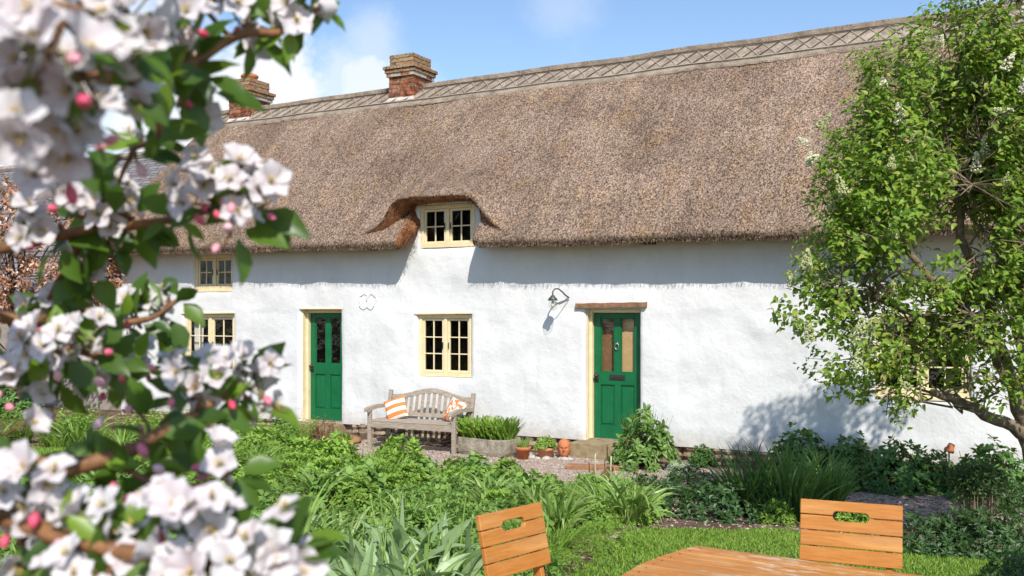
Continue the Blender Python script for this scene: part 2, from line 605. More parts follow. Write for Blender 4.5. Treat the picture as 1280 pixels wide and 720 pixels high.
    col = t.mix(t.ramp(v, [(.47, (0, 0, 0)), (.51, (1, 1, 1))]), (.80, .73, .62), (.66, .20, .06))
    MAT['pattern'] = t.fin(col, .9, .15)


mk_materials()

# ------------------------------------------------------------------ sun, sky, camera
SUN_EL = R(43)
to_sun = Vector((.15, -.99, 0)).normalized() * math.cos(SUN_EL) + Vector((0, 0, math.sin(SUN_EL)))
sl = bpy.data.lights.new('sun', 'SUN')
sl.energy = 4.6
sl.angle = R(.53)
sl.color = (1, .955, .88)
so = link('sun', sl)
so.rotation_euler = to_sun.to_track_quat('Z', 'Y').to_euler()
so['kind'] = 'helper'

world = bpy.data.worlds.new("World")
scene.world = world
world.use_nodes = True
wt = world.node_tree
bg = wt.nodes['Background']
sky = wt.nodes.new('ShaderNodeTexSky')
sky.sky_type = 'NISHITA'
sky.sun_disc = False
sky.sun_elevation = SUN_EL
sky.sun_rotation = math.atan2(to_sun.x, to_sun.y)
sky.air_density = 1.0
sky.dust_density = .3
sky.ozone_density = 3.0
bg.inputs[1].default_value = .15


def wn(typ, **kw):
    nd = wt.nodes.new(typ)
    for k, v in kw.items():
        if k.startswith('_'):
            setattr(nd, k[1:], v)
        elif isinstance(v, bpy.types.NodeSocket):
            wt.links.new(v, nd.inputs[k])
        else:
            nd.inputs[k].default_value = v
    return nd


def wmath(op, a, b=0.0):
    nd = wt.nodes.new('ShaderNodeMath')
    nd.operation = op
    nd.use_clamp = False
    for i, v in enumerate((a, b)):
        if isinstance(v, bpy.types.NodeSocket):
            wt.links.new(v, nd.inputs[i])
        else:
            nd.inputs[i].default_value = v
    return nd.outputs[0]


tc = wn('ShaderNodeTexCoord')
nrm = wn('ShaderNodeVectorMath', _operation='NORMALIZE')
wt.links.new(tc.outputs['Generated'], nrm.inputs[0])
nz = wn('ShaderNodeTexNoise', Scale=11.0, Detail=9.0, Roughness=.62)
wt.links.new(nrm.outputs[0], nz.inputs['Vector'])
acc = None
# clouds: direction (as seen from the garden), angular radius, strength, softness
for px, py, rad, amp, soft in ((352, 120, .050, 1.0, .30), (330, 150, .075, 1.0, .3), (432, 118, .045, .55, .5), (462, 112, .03, .8, .3),
                               (485, 125, .04, .6, .4), (466, 54, .026, .42, .6), (700, 0, .03, .25, .7), (210, 170, .06, 1.0, .3),
                               (120, 120, .10, .7, .5), (1500, 60, .16, .8, .4), (-120, 80, .14, .8, .4), (395, 118, .03, .35, .5)):
    d = (ray(px, py, 10) - Vector((0, 0, CAMZ))).normalized()
    df = wn('ShaderNodeVectorMath', _operation='SUBTRACT')
    wt.links.new(nrm.outputs[0], df.inputs[0])
    df.inputs[1].default_value = d
    ln = wn('ShaderNodeVectorMath', _operation='LENGTH')
    wt.links.new(df.outputs[0], ln.inputs[0])
    x = wmath('DIVIDE', ln.outputs['Value'], rad)
    x = wmath('ADD', x, wmath('MULTIPLY', wmath('SUBTRACT', nz.outputs['Fac'], .5), 3.0))
    mr = wn('ShaderNodeMapRange', _interpolation_type='SMOOTHSTEP', Value=x)
    mr.inputs[1].default_value = 1.0 + soft
    mr.inputs[2].default_value = 1.0 - soft
    mr.inputs[3].default_value = 0
    mr.inputs[4].default_value = amp
    acc = mr.outputs[0] if acc is None else wmath('MAXIMUM', acc, mr.outputs[0])
cm = wt.nodes.new('ShaderNodeMix')
cm.data_type = 'RGBA'
wt.links.new(acc, cm.inputs[0])
wt.links.new(sky.outputs[0], cm.inputs[6])
cm.inputs[7].default_value = (5.6, 5.8, 6.2, 1)
wt.links.new(cm.outputs[2], bg.inputs[0])

cam = bpy.data.cameras.new('camera')
cam.lens = 35.0
cam.sensor_width = 36.0
cam.shift_y = 28 / 1280
cam.clip_start = .05
cam.clip_end = 600
cam.dof.use_dof = True
cam.dof.focus_distance = 14.0
cam.dof.aperture_fstop = 7.1
co = link('camera', cam, None, (0, 0, CAMZ))
co.rotation_euler = (R(90), 0, 0)
scene.camera = co
vs_ = scene.view_settings
vs_.view_transform = 'Standard'
vs_.look = 'None'
vs_.gamma = 1
vs_.use_curve_mapping = False
vs_.exposure = 0.25
scene.cycles.max_bounces = 7
scene.cycles.transparent_max_bounces = 12
scene.cycles.use_denoising = True

# ------------------------------------------------------------------ templates
LEAF8 = ([(0, 0, 0), (.3, -.40, .05), (.3, 0, -.02), (.3, .40, .05), (.68, -.34, .0), (.68, 0, -.07), (.68, .34, 0), (1, 0, -.2)],
         [(0, 2, 1), (0, 3, 2), (1, 2, 5, 4), (2, 3, 6, 5), (4, 5, 7), (5, 6, 7)])
LEAF4 = ([(0, 0, 0), (.45, -.36, .06), (1, 0, -.1), (.45, .36, .06)], [(0, 2, 1), (0, 3, 2)])
HEART = ([(0, 0, 0), (.22, -.42, .08), (.30, 0, -.02), (.22, .42, .08), (.6, -.32, .03), (.62, 0, -.08), (.6, .32, .03), (1.05, 0, -.22)],
         LEAF8[1])
CHIP = ([(-1, -.7, 0), (1, -.6, 0), (.8, .8, 0), (-.7, .7, 0), (-.4, -.3, .7), (.5, -.2, .8), (.3, .5, .7)],
        [(0, 1, 5, 4), (1, 2, 6, 5), (2, 3, 4, 6), (3, 0, 4), (4, 5, 6)])
BLOB = ([(1, 0, 0), (-1, 0, 0), (0, 1, 0), (0, -1, 0), (0, 0, 1), (0, 0, -1)],
        [(0, 2, 4), (2, 1, 4), (1, 3, 4), (3, 0, 4), (2, 0, 5), (1, 2, 5), (3, 1, 5), (0, 3, 5)])


def unit_rand(n):
    v = RNG.normal(size=(n, 3))
    return v / np.linalg.norm(v, axis=1, keepdims=True)


# ------------------------------------------------------------------ ground
def build_ground():
    xs = np.unique(np.concatenate([np.linspace(-150, -14, 12), np.linspace(-14, 14, 90), np.linspace(14, 150, 12)]))
    ys = np.unique(np.concatenate([np.linspace(-60, -4, 8), np.linspace(-4, 22, 90), np.linspace(22, 260, 14)]))
    m = MB()
    m.grid([[(x, y, ground_z(x, y)) for x in xs] for y in ys])
    tag(m.build('ground', MAT['soil'], None, True), kind='structure')


build_ground()


def in_lawn(x, y):
    # right-hand strip of grass round the table, and the far left patch
    e = 8.55 + .12 * math.sin(x * 3.1) + .05 * math.sin(x * 9)
    if x > 1.15:
        return 2.2 < y < e + max(0, (x - 2.2)) * -.18
    edge_y = 6.35 + (x - .32) * 2.6
    return x > -.35 and 2.2 < y < min(edge_y, e) + .06 * math.sin(y * 9)


def in_left_lawn(x, y):
    return -9.5 < x < -4.35 + .1 * math.sin(y * 5) and 10.6 < y < 13.4


def sheet(name, mat, inside, x0, x1, y0, y1, step, dz):
    m = MB()
    idx = {}

    def vid(i, j):
        if (i, j) not in idx:
            x, y = x0 + i * step, y0 + j * step
            idx[(i, j)] = len(m.V)
            m.V.append((x, y, ground_z(x, y) + dz))
        return idx[(i, j)]
    for i in range(int((x1 - x0) / step)):
        for j in range(int((y1 - y0) / step)):
            if inside(x0 + (i + .5) * step, y0 + (j + .5) * step):
                m.F.append((vid(i, j), vid(i + 1, j), vid(i + 1, j + 1), vid(i, j + 1)))
                m.M.append(0)
    return tag(m.build(name, mat, None, True), kind='structure')


def in_path(x, y):
    v = wall_v(x, y)
    u = x * CS - (y - OY) * SN
    return -3.15 + .12 * math.sin(u * 2.3) < v < -.22 and -2.6 < u < 9.5


sheet('lawn', MAT['turf'], in_lawn, -.6, 6.6, 2.0, 9.2, .1, .008)
sheet('lawn_patch', MAT['turf'], in_left_lawn, -9.6, -4.0, 10.4, 13.6, .1, .008)
sheet('gravel_path', MAT['gravel'], in_path, -3.2, 9.0, 7.0, 17.0, .1, .006)


def scatter(inside, x0, x1, y0, y1, n):
    P = []
    while len(P) < n:
        X = RNG.uniform(x0, x1, n)
        Y = RNG.uniform(y0, y1, n)
        for x, y in zip(X, Y):
            if inside(x, y):
                P.append((x, y, ground_z(x, y)))
    return np.array(P[:n])


def grass():
    blade = ([(0, -.5, 0), (0, .5, 0), (.55, .36, .05), (.55, -.36, .05), (1, 0, .22)], [(0, 1, 2, 3), (3, 2, 4)])
    m = MB()
    for ins, box, n, hh in ((in_lawn, (-.6, 6.4, 3.4, 9.0), 125000, .030), (in_left_lawn, (-9.5, -4, 10.5, 13.5), 26000, .06)):
        P = scatter(ins, *box, n)
        P[:, 2] += .006
        ax = np.stack([RNG.normal(0, .45, n), RNG.normal(0, .45, n), np.ones(n)], 1)
        up = unit_rand(n)
        h = hh * RNG.uniform(.5, 1.25, n)
        # patches of longer grass
        g = np.array([noise.noise(Vector((x * 1.7, y * 1.7, 8))) for x, y, _ in P])
        h *= 1 + .35 * g
        m.cloud(*blade, P, ax, up, np.stack([h, RNG.uniform(.006, .010, n) * (hh / .036), h], 1))
    tag(m.build('grass', MAT['grass']), 'short mown green grass of the garden lawn', 'grass', None, 'stuff')


grass()


def chips():
    m = MB()
    n = 15000
    P = scatter(in_path, -2.6, 9, 7.5, 16.5, n)
    # left part pink gravel, right part bark mulch
    U = P[:, 0] * CS - (P[:, 1] - OY) * SN
    P[:, 2] += .005
    mul = U > 2.9 + RNG.normal(0, .25, n)
    for sel, mi, s0, s1, flat in ((~mul, 0, .008, .02, .7), (mul, 1, .012, .032, .35)):
        Q = P[sel]
        k = len(Q)
        a = RNG.uniform(0, 2 * math.pi, k)
        ax = np.stack([np.cos(a), np.sin(a), RNG.normal(0, .25, k)], 1)
        up = np.stack([RNG.normal(0, .3, k), RNG.normal(0, .3, k), np.ones(k)], 1)
        s = RNG.uniform(s0, s1, k)
        m.cloud(*CHIP, Q, ax, up, np.stack([s, s * RNG.uniform(.5, .9, k), s * flat], 1), mi)
    tag(m.build('gravel', [MAT['chip'], MAT['mulch']]), 'pinkish gravel and bark chips strewn along the path by the cottage', 'gravel', None, 'stuff')
    # crumbs of earth and stone among the bed plants
    m = MB()

    def bed(x, y):
        return wall_v(x, y) < -3.0 and not in_lawn(x, y) and not in_left_lawn(x, y)
    n = 7000
    P = scatter(bed, -6, 6, 5, 13, n)
    a = RNG.uniform(0, 6.28, n)
    s = RNG.uniform(.006, .022, n)
    m.cloud(*CHIP, P, np.stack([np.cos(a), np.sin(a), RNG.normal(0, .3, n)], 1),
            np.stack([RNG.normal(0, .3, n), RNG.normal(0, .3, n), np.ones(n)], 1), np.stack([s, s * .8, s * .7], 1))
    tag(m.build('rubble', MAT['chip']), 'small pinkish stones lying on the bare soil between the bed plants', 'stones', None, 'stuff')


chips()

# ------------------------------------------------------------------ cottage
cot = empty('cottage', (0, OY, 0), -TH, 'long whitewashed cottage with a thatched roof and two green doors', 'cottage')

UL, UR = -8.46, 10.4
DEPTH = 5.6
RV = 2.8
EAVE = [(-9.5, 2.79), (-7.8, 2.784), (-5, 2.755), (-3.2, 2.735), (-1.9, 2.716), (-.6, 2.715), (.3, 2.69), (1.25, 2.672), (2.4, 2.69), (3.2, 2.68), (4.47, 2.662), (11.5, 2.64)]
RIDGE = [(-9.5, 5.98), (-8.1, 5.99), (-4.2, 6.02), (-.5, 6.047), (5.3, 6.11), (11.5, 6.14)]


def interp(tab, u):
    return float(np.interp(u, [a for a, _ in tab], [b for _, b in tab]))


def ze(u):
    return interp(EAVE, u) + .012 * noise.noise(Vector((u * 1.3, 0, 5)))


def zr(u):
    return interp(RIDGE, u) + .02 * noise.noise(Vector((u * .8, 0, 9)))


def roof_z(u, v):
    t = (v + .52) / (RV + .52)
    return ze(u) + .13 + (zr(u) - ze(u) - .13) * t + .07 * math.sin(math.pi * min(1, max(0, t)))


EDGE = [(436, 300), (443, 297), (456, 291), (470, 283), (479, 274), (485, 264), (490, 254), (499, 248), (510, 246), (522, 245), (535, 244.3), (548, 243.7),
        (562, 243), (574, 242.8), (583, 243.6), (590, 247), (596, 253), (603, 263), (612, 273), (622, 282), (630, 287), (640, 291)]
INNER = [(500, 303), (501, 301), (502, 298), (503, 294), (504, 290), (508, 281), (512, 273), (517, 265), (521, 258), (527, 256), (535, 255), (545, 253.6),
         (560, 252.4), (574, 251.2), (585, 250.6), (593, 251), (597, 255), (600, 262), (601, 272), (601, 284), (600, 296), (598, 310)]
EDGE_L = [L(a, b, -.40) for a, b in EDGE]
INNER_L = [L(a, b, .0) for a, b in INNER]
IN_U = [p[0] for p in INNER_L]


def dense(pts, n):
    """resample a polyline evenly by index with smooth (catmull) interpolation"""
    out = []
    k = len(pts)
    for i in range(n):
        f = i / (n - 1) * (k - 1)
        j = min(int(f), k - 2)
        t = f - j
        p0, p1, p2, p3 = (Vector(pts[max(0, min(k - 1, j + q))]) for q in (-1, 0, 1, 2))
        out.append(.5 * ((2 * p1) + (p2 - p0) * t + (2 * p0 - 5 * p1 + 4 * p2 - p3) * t * t + (3 * p1 - p0 - 3 * p2 + p3) * t ** 3))
    return out


NOTCH0, NOTCH1 = L(497.5, 305, -.45)[0], L(592.5, 303, -.45)[0]


def inner_top(u):
    """height of the dormer's soffit on the wall at u (None outside)"""
    if u <= IN_U[0] or u >= max(IN_U):
        return None
    best = None
    for a, b in zip(INNER_L[:-1], INNER_L[1:]):
        lo, hi = sorted((a[0], b[0]))
        if lo <= u <= hi and hi - lo > 1e-6:
            t = (u - a[0]) / (b[0] - a[0])
            z = a[2] + (b[2] - a[2]) * t
            best = z if best is None else max(best, z)
    return best


def jn(x, y, z, s, a):
    return a * noise.noise(Vector((x * s, y * s, z * s)))


def build_roof():
    m = MB()
    U0, U1 = UL - .28, UR + .3
    us = sorted(set([round(x, 4) for x in np.arange(U0, U1, .11)] + [U1, NOTCH0, NOTCH1]))
    # drop grid lines that crowd the notch edges
    us = [u for u in us if u in (NOTCH0, NOTCH1) or min(abs(u - NOTCH0), abs(u - NOTCH1)) > .03]
    nt = 40

    def outer(u, t):
        v = -.52 + t * (RV + .52)
        z = roof_z(u, v)
        k = jn(u, v, z, 1.1, .030) + jn(u, v, z, 4.5, .012)
        k *= sstep(1.0, .9, t)
        return (u, v - k * .6, z + k * .7)

    def lipfn(u):
        e = jn(u, 3, 1, 9, .012) + jn(u, 7, 1, 25, .008)
        z = ze(u)
        # from the inside of the soffit out to the lip and round onto the slope
        return [(u, .06, z + .26), (u, -.2, z + .09), (u, -.38, z + e), (u, -.44, z + .003 + e), (u, -.485, z + .03 + e), (u, -.512, z + .075 + e * .5)]
    rows_u = []
    for u in us:
        rows_u.append(lipfn(u) + [outer(u, i / nt) for i in range(nt + 1)])
    nl = 6
    tN = int(round(((.42 + .52) / (RV + .52)) * nt))
    for a in range(len(us) - 1):
        ua, ub = us[a], us[a + 1]
        cut = ua >= NOTCH0 - 1e-6 and ub <= NOTCH1 + 1e-6
        ra, rb = rows_u[a], rows_u[a + 1]
        for k in range(len(ra) - 1):
            if cut and k < nl + tN:
                continue
            m.add([ra[k], rb[k], rb[k + 1], ra[k + 1]], [(0, 1, 2, 3)], 1 if k < 3 else 0)
    # rounded cut faces at the sides of the dormer opening
    for un, sg in ((NOTCH0, 1), (NOTCH1, -1)):
        prof = lipfn(un) + [outer(un, i / nt) for i in range(tN + 1)]
        ce = Vector((un + sg * .0, .02, ze(un) + .40))
        prev = [Vector(p) for p in prof]
        for st in range(1, 6):
            f = st / 5
            cur = []
            for p in prof:
                p = Vector(p)
                q = p.lerp(ce, f)
                q.x = un + sg * .10 * math.sin(f * math.pi / 2) + jn(q.x, q.y, q.z, 14, .022) + jn(q.x, q.y, q.z, 40, .012)
                cur.append(q)
            for k in range(len(prof) - 1):
                qd = [prev[k], prev[k + 1], cur[k + 1], cur[k]]
                m.add(qd if sg < 0 else qd[::-1], [(0, 1, 2, 3)], 1)
            prev = cur
    # back slope and gable closing faces
    for a in range(len(us) - 1):
        ua, ub = us[a], us[a + 1]
        m.add([(ua, RV, zr(ua)), (ub, RV, zr(ub)), (ub, DEPTH + .5, ze(ub)), (ua, DEPTH + .5, ze(ua))], [(0, 1, 2, 3)], 0)
        m.add([(ua, DEPTH + .5, ze(ua)), (ub, DEPTH + .5, ze(ub)), (ub, DEPTH - .1, ze(ub) + .1), (ua, DEPTH - .1, ze(ua) + .1)], [(0, 1, 2, 3)], 1)
    for u, sg in ((U0, -1), (U1, 1)):
        o = [Vector(p) for p in (lipfn(u)[3:] + [outer(u, i / nt) for i in range(nt + 1)])] + [Vector((u, DEPTH + .5, ze(u)))]
        cz = [Vector((p.x - sg * .05, RV + (p.y - RV) * .90, p.z - .33)) for p in o]
        for k in range(len(o) - 1):
            q = [o[k], o[k + 1], cz[k + 1], cz[k]]
            m.add(q if sg > 0 else q[::-1], [(0, 1, 2, 3)], 1)
        un = [Vector((p.x - sg * .4, p.y, p.z)) for p in cz]
        for k in range(len(o) - 1):
            q = [cz[k], cz[k + 1], un[k + 1], un[k]]
            m.add(q if sg > 0 else q[::-1], [(0, 1, 2, 3)], 1)
    # eyebrow hood over the dormer window
    N = 90
    Fe, In = dense(EDGE_L, N), dense(INNER_L, N)
    cols = []
    for k in range(N):
        f, i = Fe[k], In[k]
        base = roof_z(f.x, f.y)
        lift = max(0.0, f.z - base)
        f = Vector((f.x, f.y, max(f.z, base - .01)))
        d = .12 + lift * 2.9
        vb = f.y + d
        B = Vector((f.x, vb, roof_z(f.x, vb) - .02))
        col = []
        # soffit: wall -> edge
        for s in (0, .3, .6, .85):
            p = i.lerp(f, s)
            p.z -= .02 * math.sin(s * math.pi) + .035 * s
            p.y += .0
            jj = jn(p.x, p.y, p.z, 16, .012)
            col.append(Vector((p.x + jj, p.y + jj, p.z)))
        e = jn(f.x, 2, f.z, 10, .010)
        col.append(Vector((f.x, f.y + .005, f.z - .022 + e)))
        col.append(Vector((f.x, f.y - .012, f.z + .004 + e)))
        for s in range(1, 15):
            s /= 14
            p = f.lerp(B, s)
            p.z += -.05 * math.sin(math.pi * s) * min(1, lift * 3) + .03 * math.sin(min(1, s * 5) * math.pi / 2) * (1 - s)
            kk = jn(p.x, p.y, p.z, 4.5, .012) * (1 - s)
            col.append(Vector((p.x, p.y - kk * .5, p.z + kk * .7)))
        cols.append(col)
    for a in range(N - 1):
        for k in range(len(cols[0]) - 1):
            m.add([cols[a][k], cols[a + 1][k], cols[a + 1][k + 1], cols[a][k + 1]], [(0, 1, 2, 3)], 1 if k < 4 else 0)
    # loose straw ends along the eave and the hood's edge
    straw = ([(0, -.5, 0), (0, .5, 0), (1, .3, 0), (1, -.3, 0)], [(0, 1, 2, 3)])
    pos, ax = [], []
    for _ in range(5200):
        u = random.uniform(U0, U1)
        if NOTCH0 < u < NOTCH1:
            continue
        pos.append((u, -.47 + random.uniform(-.035, .05), ze(u) + random.uniform(.0, .06)))
        ax.append((random.gauss(0, .25), -.55 + random.gauss(0, .2), -.8))
    for _ in range(900):
        k = random.uniform(0, N - 1.01)
        a = Fe[int(k)].lerp(Fe[int(k) + 1], k % 1)
        pos.append((a.x, a.y - .005, a.z + .01))
        ax.append((random.gauss(0, .25), -.6, -.75))
    n = len(pos)
    s = RNG.uniform(.02, .05, n)
    m.cloud(*straw, pos, ax, unit_rand(n), np.stack([s, RNG.uniform(.004, .008, n), s], 1), 0)
    # cut straw ends round the dormer opening
    pos, ax = [], []
    for _ in range(1500):
        k = random.uniform(0, N - 1.01)
        a, b = Fe[int(k)], In[int(k)]
        p = b.lerp(a, random.uniform(.15, 1.0))
        pos.append((p.x, p.y, p.z - .035))
        ax.append((random.gauss(0, .4), -.7, -.55 + random.gauss(0, .3)))
    for _ in range(500):
        z = ze(NOTCH0) + random.uniform(.02, .55)
        pos.append((NOTCH0 + random.uniform(.0, .08), random.uniform(-.46, -.05) + (z - ze(NOTCH0)) * .35, z))
        ax.append((.7 + random.gauss(0, .3), -.5, -.4 + random.gauss(0, .3)))
    n = len(pos)
    s = RNG.uniform(.02, .05, n)
    m.cloud(*straw, pos, ax, unit_rand(n), np.stack([s, RNG.uniform(.004, .008, n), s], 1), 1)
    # tufts on the slope that break the surface
    pos, ax = [], []
    for _ in range(26000):
        u = random.uniform(U0, U1)
        t = random.random()
        v = -.5 + t * 3.2
        if NOTCH0 - .7 < u < NOTCH1 + .5 and v < 1.3:
            continue
        pos.append((u, v, roof_z(u, v)))
        ax.append((random.gauss(0, .3), -.8, -.55 + random.gauss(0, .15)))
    n = len(pos)
    s = RNG.uniform(.02, .045, n)
    m.cloud(*straw, np.array(pos), ax, unit_rand(n), np.stack([s, RNG.uniform(.005, .011, n), s], 1), 0)
    me = m.mesh('roof', [MAT['thatch'], MAT['cut']], True)
    bm = bmesh.new()
    bm.from_mesh(me)
    bmesh.ops.remove_doubles(bm, verts=bm.verts, dist=.0008)
    bm.to_mesh(me)
    bm.free()
    me.polygons.foreach_set('use_smooth', [True] * len(me.polygons))
    roof = link('roof', me, cot)

    # ridge cap: a raised band of reed pinned by crossed hazel spars
    c = MB()
    cu = list(np.arange(U0 - .02, U1 + .02, .12))
    VC = RV - .47

    def capz(u, v, up=.05):
        if v <= RV:
            return roof_z(u, v) + up
        return zr(u) + up - (v - RV) * .95
    rows = []
    for u in cu:
        sc = .035 * abs(math.sin(u * math.pi / .27))
        r = [(u, VC - sc, roof_z(u, VC - sc) + .004), (u, VC - .01 - sc, capz(u, VC - sc, .045))]
        r += [(u, v, capz(u, v, .055 + jn(u, v, 0, 8, .008))) for v in (VC + .12, VC + .25, VC + .38, VC + .5)]
        r += [(u, RV - .02, zr(u) + .085), (u, RV + .06, zr(u) + .07), (u, RV + .55, capz(u, RV + .55))]
        rows.append(r)
    c.grid(rows, 0, True)
    n = 3600
    pos = []
    for _ in range(n):
        u = random.uniform(U0, U1)
        v = random.uniform(RV - .1, RV + .05)
        pos.append((u, v, capz(u, min(v, RV), .075)))
    s = RNG.uniform(.02, .045, n)
    c.cloud(*straw, pos, np.stack([RNG.normal(0, .8, n), RNG.normal(0, .8, n), RNG.uniform(.1, .8, n)], 1), unit_rand(n),
            np.stack([s, RNG.uniform(.004, .008, n), s], 1))
    cap = c.build('ridge_cap', MAT['ridge'], roof, True)
    sp = MB()

    def on(u, f):
        v = VC + .03 + f * (RV - .10 - VC - .03)
        return Vector((u, v - .012, capz(u, v, .066)))
    step = .27
    k = int((U1 - U0) / step)
    for i in range(k):
        a = U0 + i * step
        j = random.uniform(-.02, .02)
        mid = lambda p, q: [p, p.lerp(q, .5), q]
        sp.tube([on(a + j, .1), on(a + step / 2, .52), on(a + step + j, .92)], .0072, 4, 0)
        sp.tube([on(a + step + j, .1), on(a + step / 2 + .01, .51), on(a + j, .92)], .006, 4, 1)
    for f, mi in ((.03, 0), (.08, 1), (.93, 0), (1.0, 0)):
        pts = [on(u, f + random.uniform(-.008, .008)) for u in np.arange(U0, U1, .3)]
        sp.tube(pts, .008, 4, mi)
    sp.build('hazel_spars', [MAT['spar'], MAT['spar_pale']], roof)
    return roof


roof = build_roof()

# openings: name, u0,u1,z0,z1 on the wall
def opening(a, b):
    p, q = L(*a, 0), L(*b, 0)
    return [p[0], q[0], q[2], p[2]]


OPEN = {
    'dormer': opening((524, 257), (593, 308.5)),
    'upper': opening((241, 319), (290, 362)),
    'lower': opening((229, 392), (292, 470)),
    'middle': opening((521, 392.5), (588.5, 473)),
    'shaded': opening((1094, 395), (1213, 499)),
    'door_a': opening((376, 387), (426, 532)),
    'door_b': opening((731.5, 386), (799.5, 556)),
}


def build_wall():
    zb = -.14
    us = set(np.arange(UL, UR + .001, .075).round(4).tolist() + [UR])
    zs = set(np.arange(zb, 3.62, .075).round(4).tolist())
    for o in OPEN.values():
        o[2] = max(o[2], zb)
        us = {u for u in us if min(abs(u - o[0]), abs(u - o[1])) > .03}
        zs = {z for z in zs if min(abs(z - o[2]), abs(z - o[3])) > .03}
    for o in OPEN.values():
        us |= {o[0], o[0] - .025, o[1], o[1] + .025}
        zs |= {o[2], o[3], o[3] + .025}
    us, zs = sorted(us), sorted(zs)

    def ztop(u):
        t = inner_top(u)
        b = ze(u) + .24
        return max(b, t + .05) if t is not None else b
    m = MB()

    def vert(u, z):
        k = .055 * noise.noise(Vector((u * .55, z * .6, 1))) + .025 * noise.noise(Vector((u * 2.1, z * 2.3, 4))) + .010 * noise.noise(Vector((u * 7, z * 7, 2)))
        near = 1.0
        ed = 0
        for o in OPEN.values():
            du = max(o[0] - u, u - o[1], 0)
            dz = max(o[2] - z, z - o[3], 0)
            d = math.hypot(du, dz)
            near = min(near, d / .3)
            if d < 1e-6:
                ed = .022
        k = k * (.35 + .65 * min(1, near))
        return Vector((u, k + ed + .01 * max(0, (z - 1)) * 0, z))
    grid = {}
    for i, u in enumerate(us):
        zt = ztop(u)
        for j, z in enumerate(zs):
            grid[i, j] = len(m.V)
            m.V.append(tuple(vert(u, min(z, zt))))
    for i in range(len(us) - 1):
        for j in range(len(zs) - 1):
            uc, zc = (us[i] + us[i + 1]) / 2, (zs[j] + zs[j + 1]) / 2
            if any(o[0] < uc < o[1] and o[2] < zc < o[3] for o in OPEN.values()):
                continue
            if m.V[grid[i, j]][2] >= m.V[grid[i, j + 1]][2] - 1e-6 and m.V[grid[i + 1, j]][2] >= m.V[grid[i + 1, j + 1]][2] - 1e-6:
                continue
            m.F.append((grid[i, j], grid[i + 1, j], grid[i + 1, j + 1], grid[i, j + 1]))
            m.M.append(0)
    # reveals
    for nm, o in OPEN.items():
        dp = .34 if nm.startswith('door') else .16
        iu = [i for i, u in enumerate(us) if o[0] - 1e-6 <= u <= o[1] + 1e-6]
        jz = [j for j, z in enumerate(zs) if o[2] - 1e-6 <= z <= o[3] + 1e-6]
        loop = [(iu[0], j) for j in jz] + [(i, jz[-1]) for i in iu[1:]] + [(iu[-1], j) for j in reversed(jz[:-1])] + [(i, jz[0]) for i in reversed(iu[1:-1])]
        n = len(loop)
        back = []
        cu_, cz_ = (o[0] + o[1]) / 2, (o[2] + o[3]) / 2
        for a in loop:
            p = m.V[grid[a]]
            back.append(len(m.V))
            m.V.append((p[0], dp, p[2]))
        for k in range(n):
            a, b = grid[loop[k]], grid[loop[(k + 1) % n]]
            m.F.append((a, b, back[(k + 1) % n], back[k]))
            m.M.append(0)
    # gables and rear
    for u, sg in ((UL, -1), (UR, 1)):
        f0 = (u, .0, zb - .3), (u, DEPTH, zb - .3), (u, DEPTH, 2.9), (u, RV, zr(u) - .12), (u, .0, 2.9)
        m.add(f0 if sg > 0 else f0[::-1], [(0, 1, 2, 3, 4)])
    m.add([(UL, DEPTH, zb - .3), (UR, DEPTH, zb - .3), (UR, DEPTH, 2.9), (UL, DEPTH, 2.9)], [(3, 2, 1, 0)])
    me = m.mesh('wall', MAT['white'], True)
    bm = bmesh.new()
    bm.from_mesh(me)
    bmesh.ops.recalc_face_normals(bm, faces=bm.faces)
    bm.to_mesh(me)
    bm.free()
    o = link('wall', me, cot)
    # rubble footing below the limewash
    f = MB()
    f.box((UL, .09, -.7), (UR, .2, zb + .02), 0)
    u = UL
    tmpl = BLOB
    pos, sc = [], []
    while u < UR:
        w = random.uniform(.10, .26)
        for z in (-.38, -.27, -.17):
            if OPEN['door_b'][0] - .1 < u < OPEN['door_b'][1] or OPEN['door_a'][0] - .1 < u < OPEN['door_a'][1]:
                continue
            f.lathe([(0, -.05), (.6, -.045), (1, 0), (.7, .05), (0, .06)], 7, (0, 0, 0))
            k = len(f.V) - 35
            hh = random.uniform(.05, .075)
            for q in range(k, len(f.V)):
                x, y, zz = f.V[q]
                f.V[q] = (u + w / 2 + x * w * .53 * random.uniform(.92, 1.05), .06 + y * .07, z + random.uniform(-.004, .004) + zz / .06 * hh)
        u += w
    f.build('footing', MAT['rubble'], cot)
    return o


build_wall()

# rooms behind the windows; their dimness is put into the near-black wall colour
m = MB()
m.box((UL + .1, 1.9, -.2), (UR - .1, 1.95, 3.6))
m.box((UL + .1, .3, 2.28), (UR - .1, 1.9, 2.33))
m.box((UL + .1, .3, -.25), (UR - .1, 1.9, -.2))
for uu in (-4.6, -2.4, .5, 3.5):
    m.box((uu, .3, -.2), (uu + .06, 1.9, 2.28))
m.box((-2.6, .5, 2.34), (-2.55, 1.9, 3.6))
m.box((.3, .5, 2.34), (.35, 1.9, 3.6))
m.build('interior_walls', MAT['dark'], cot)


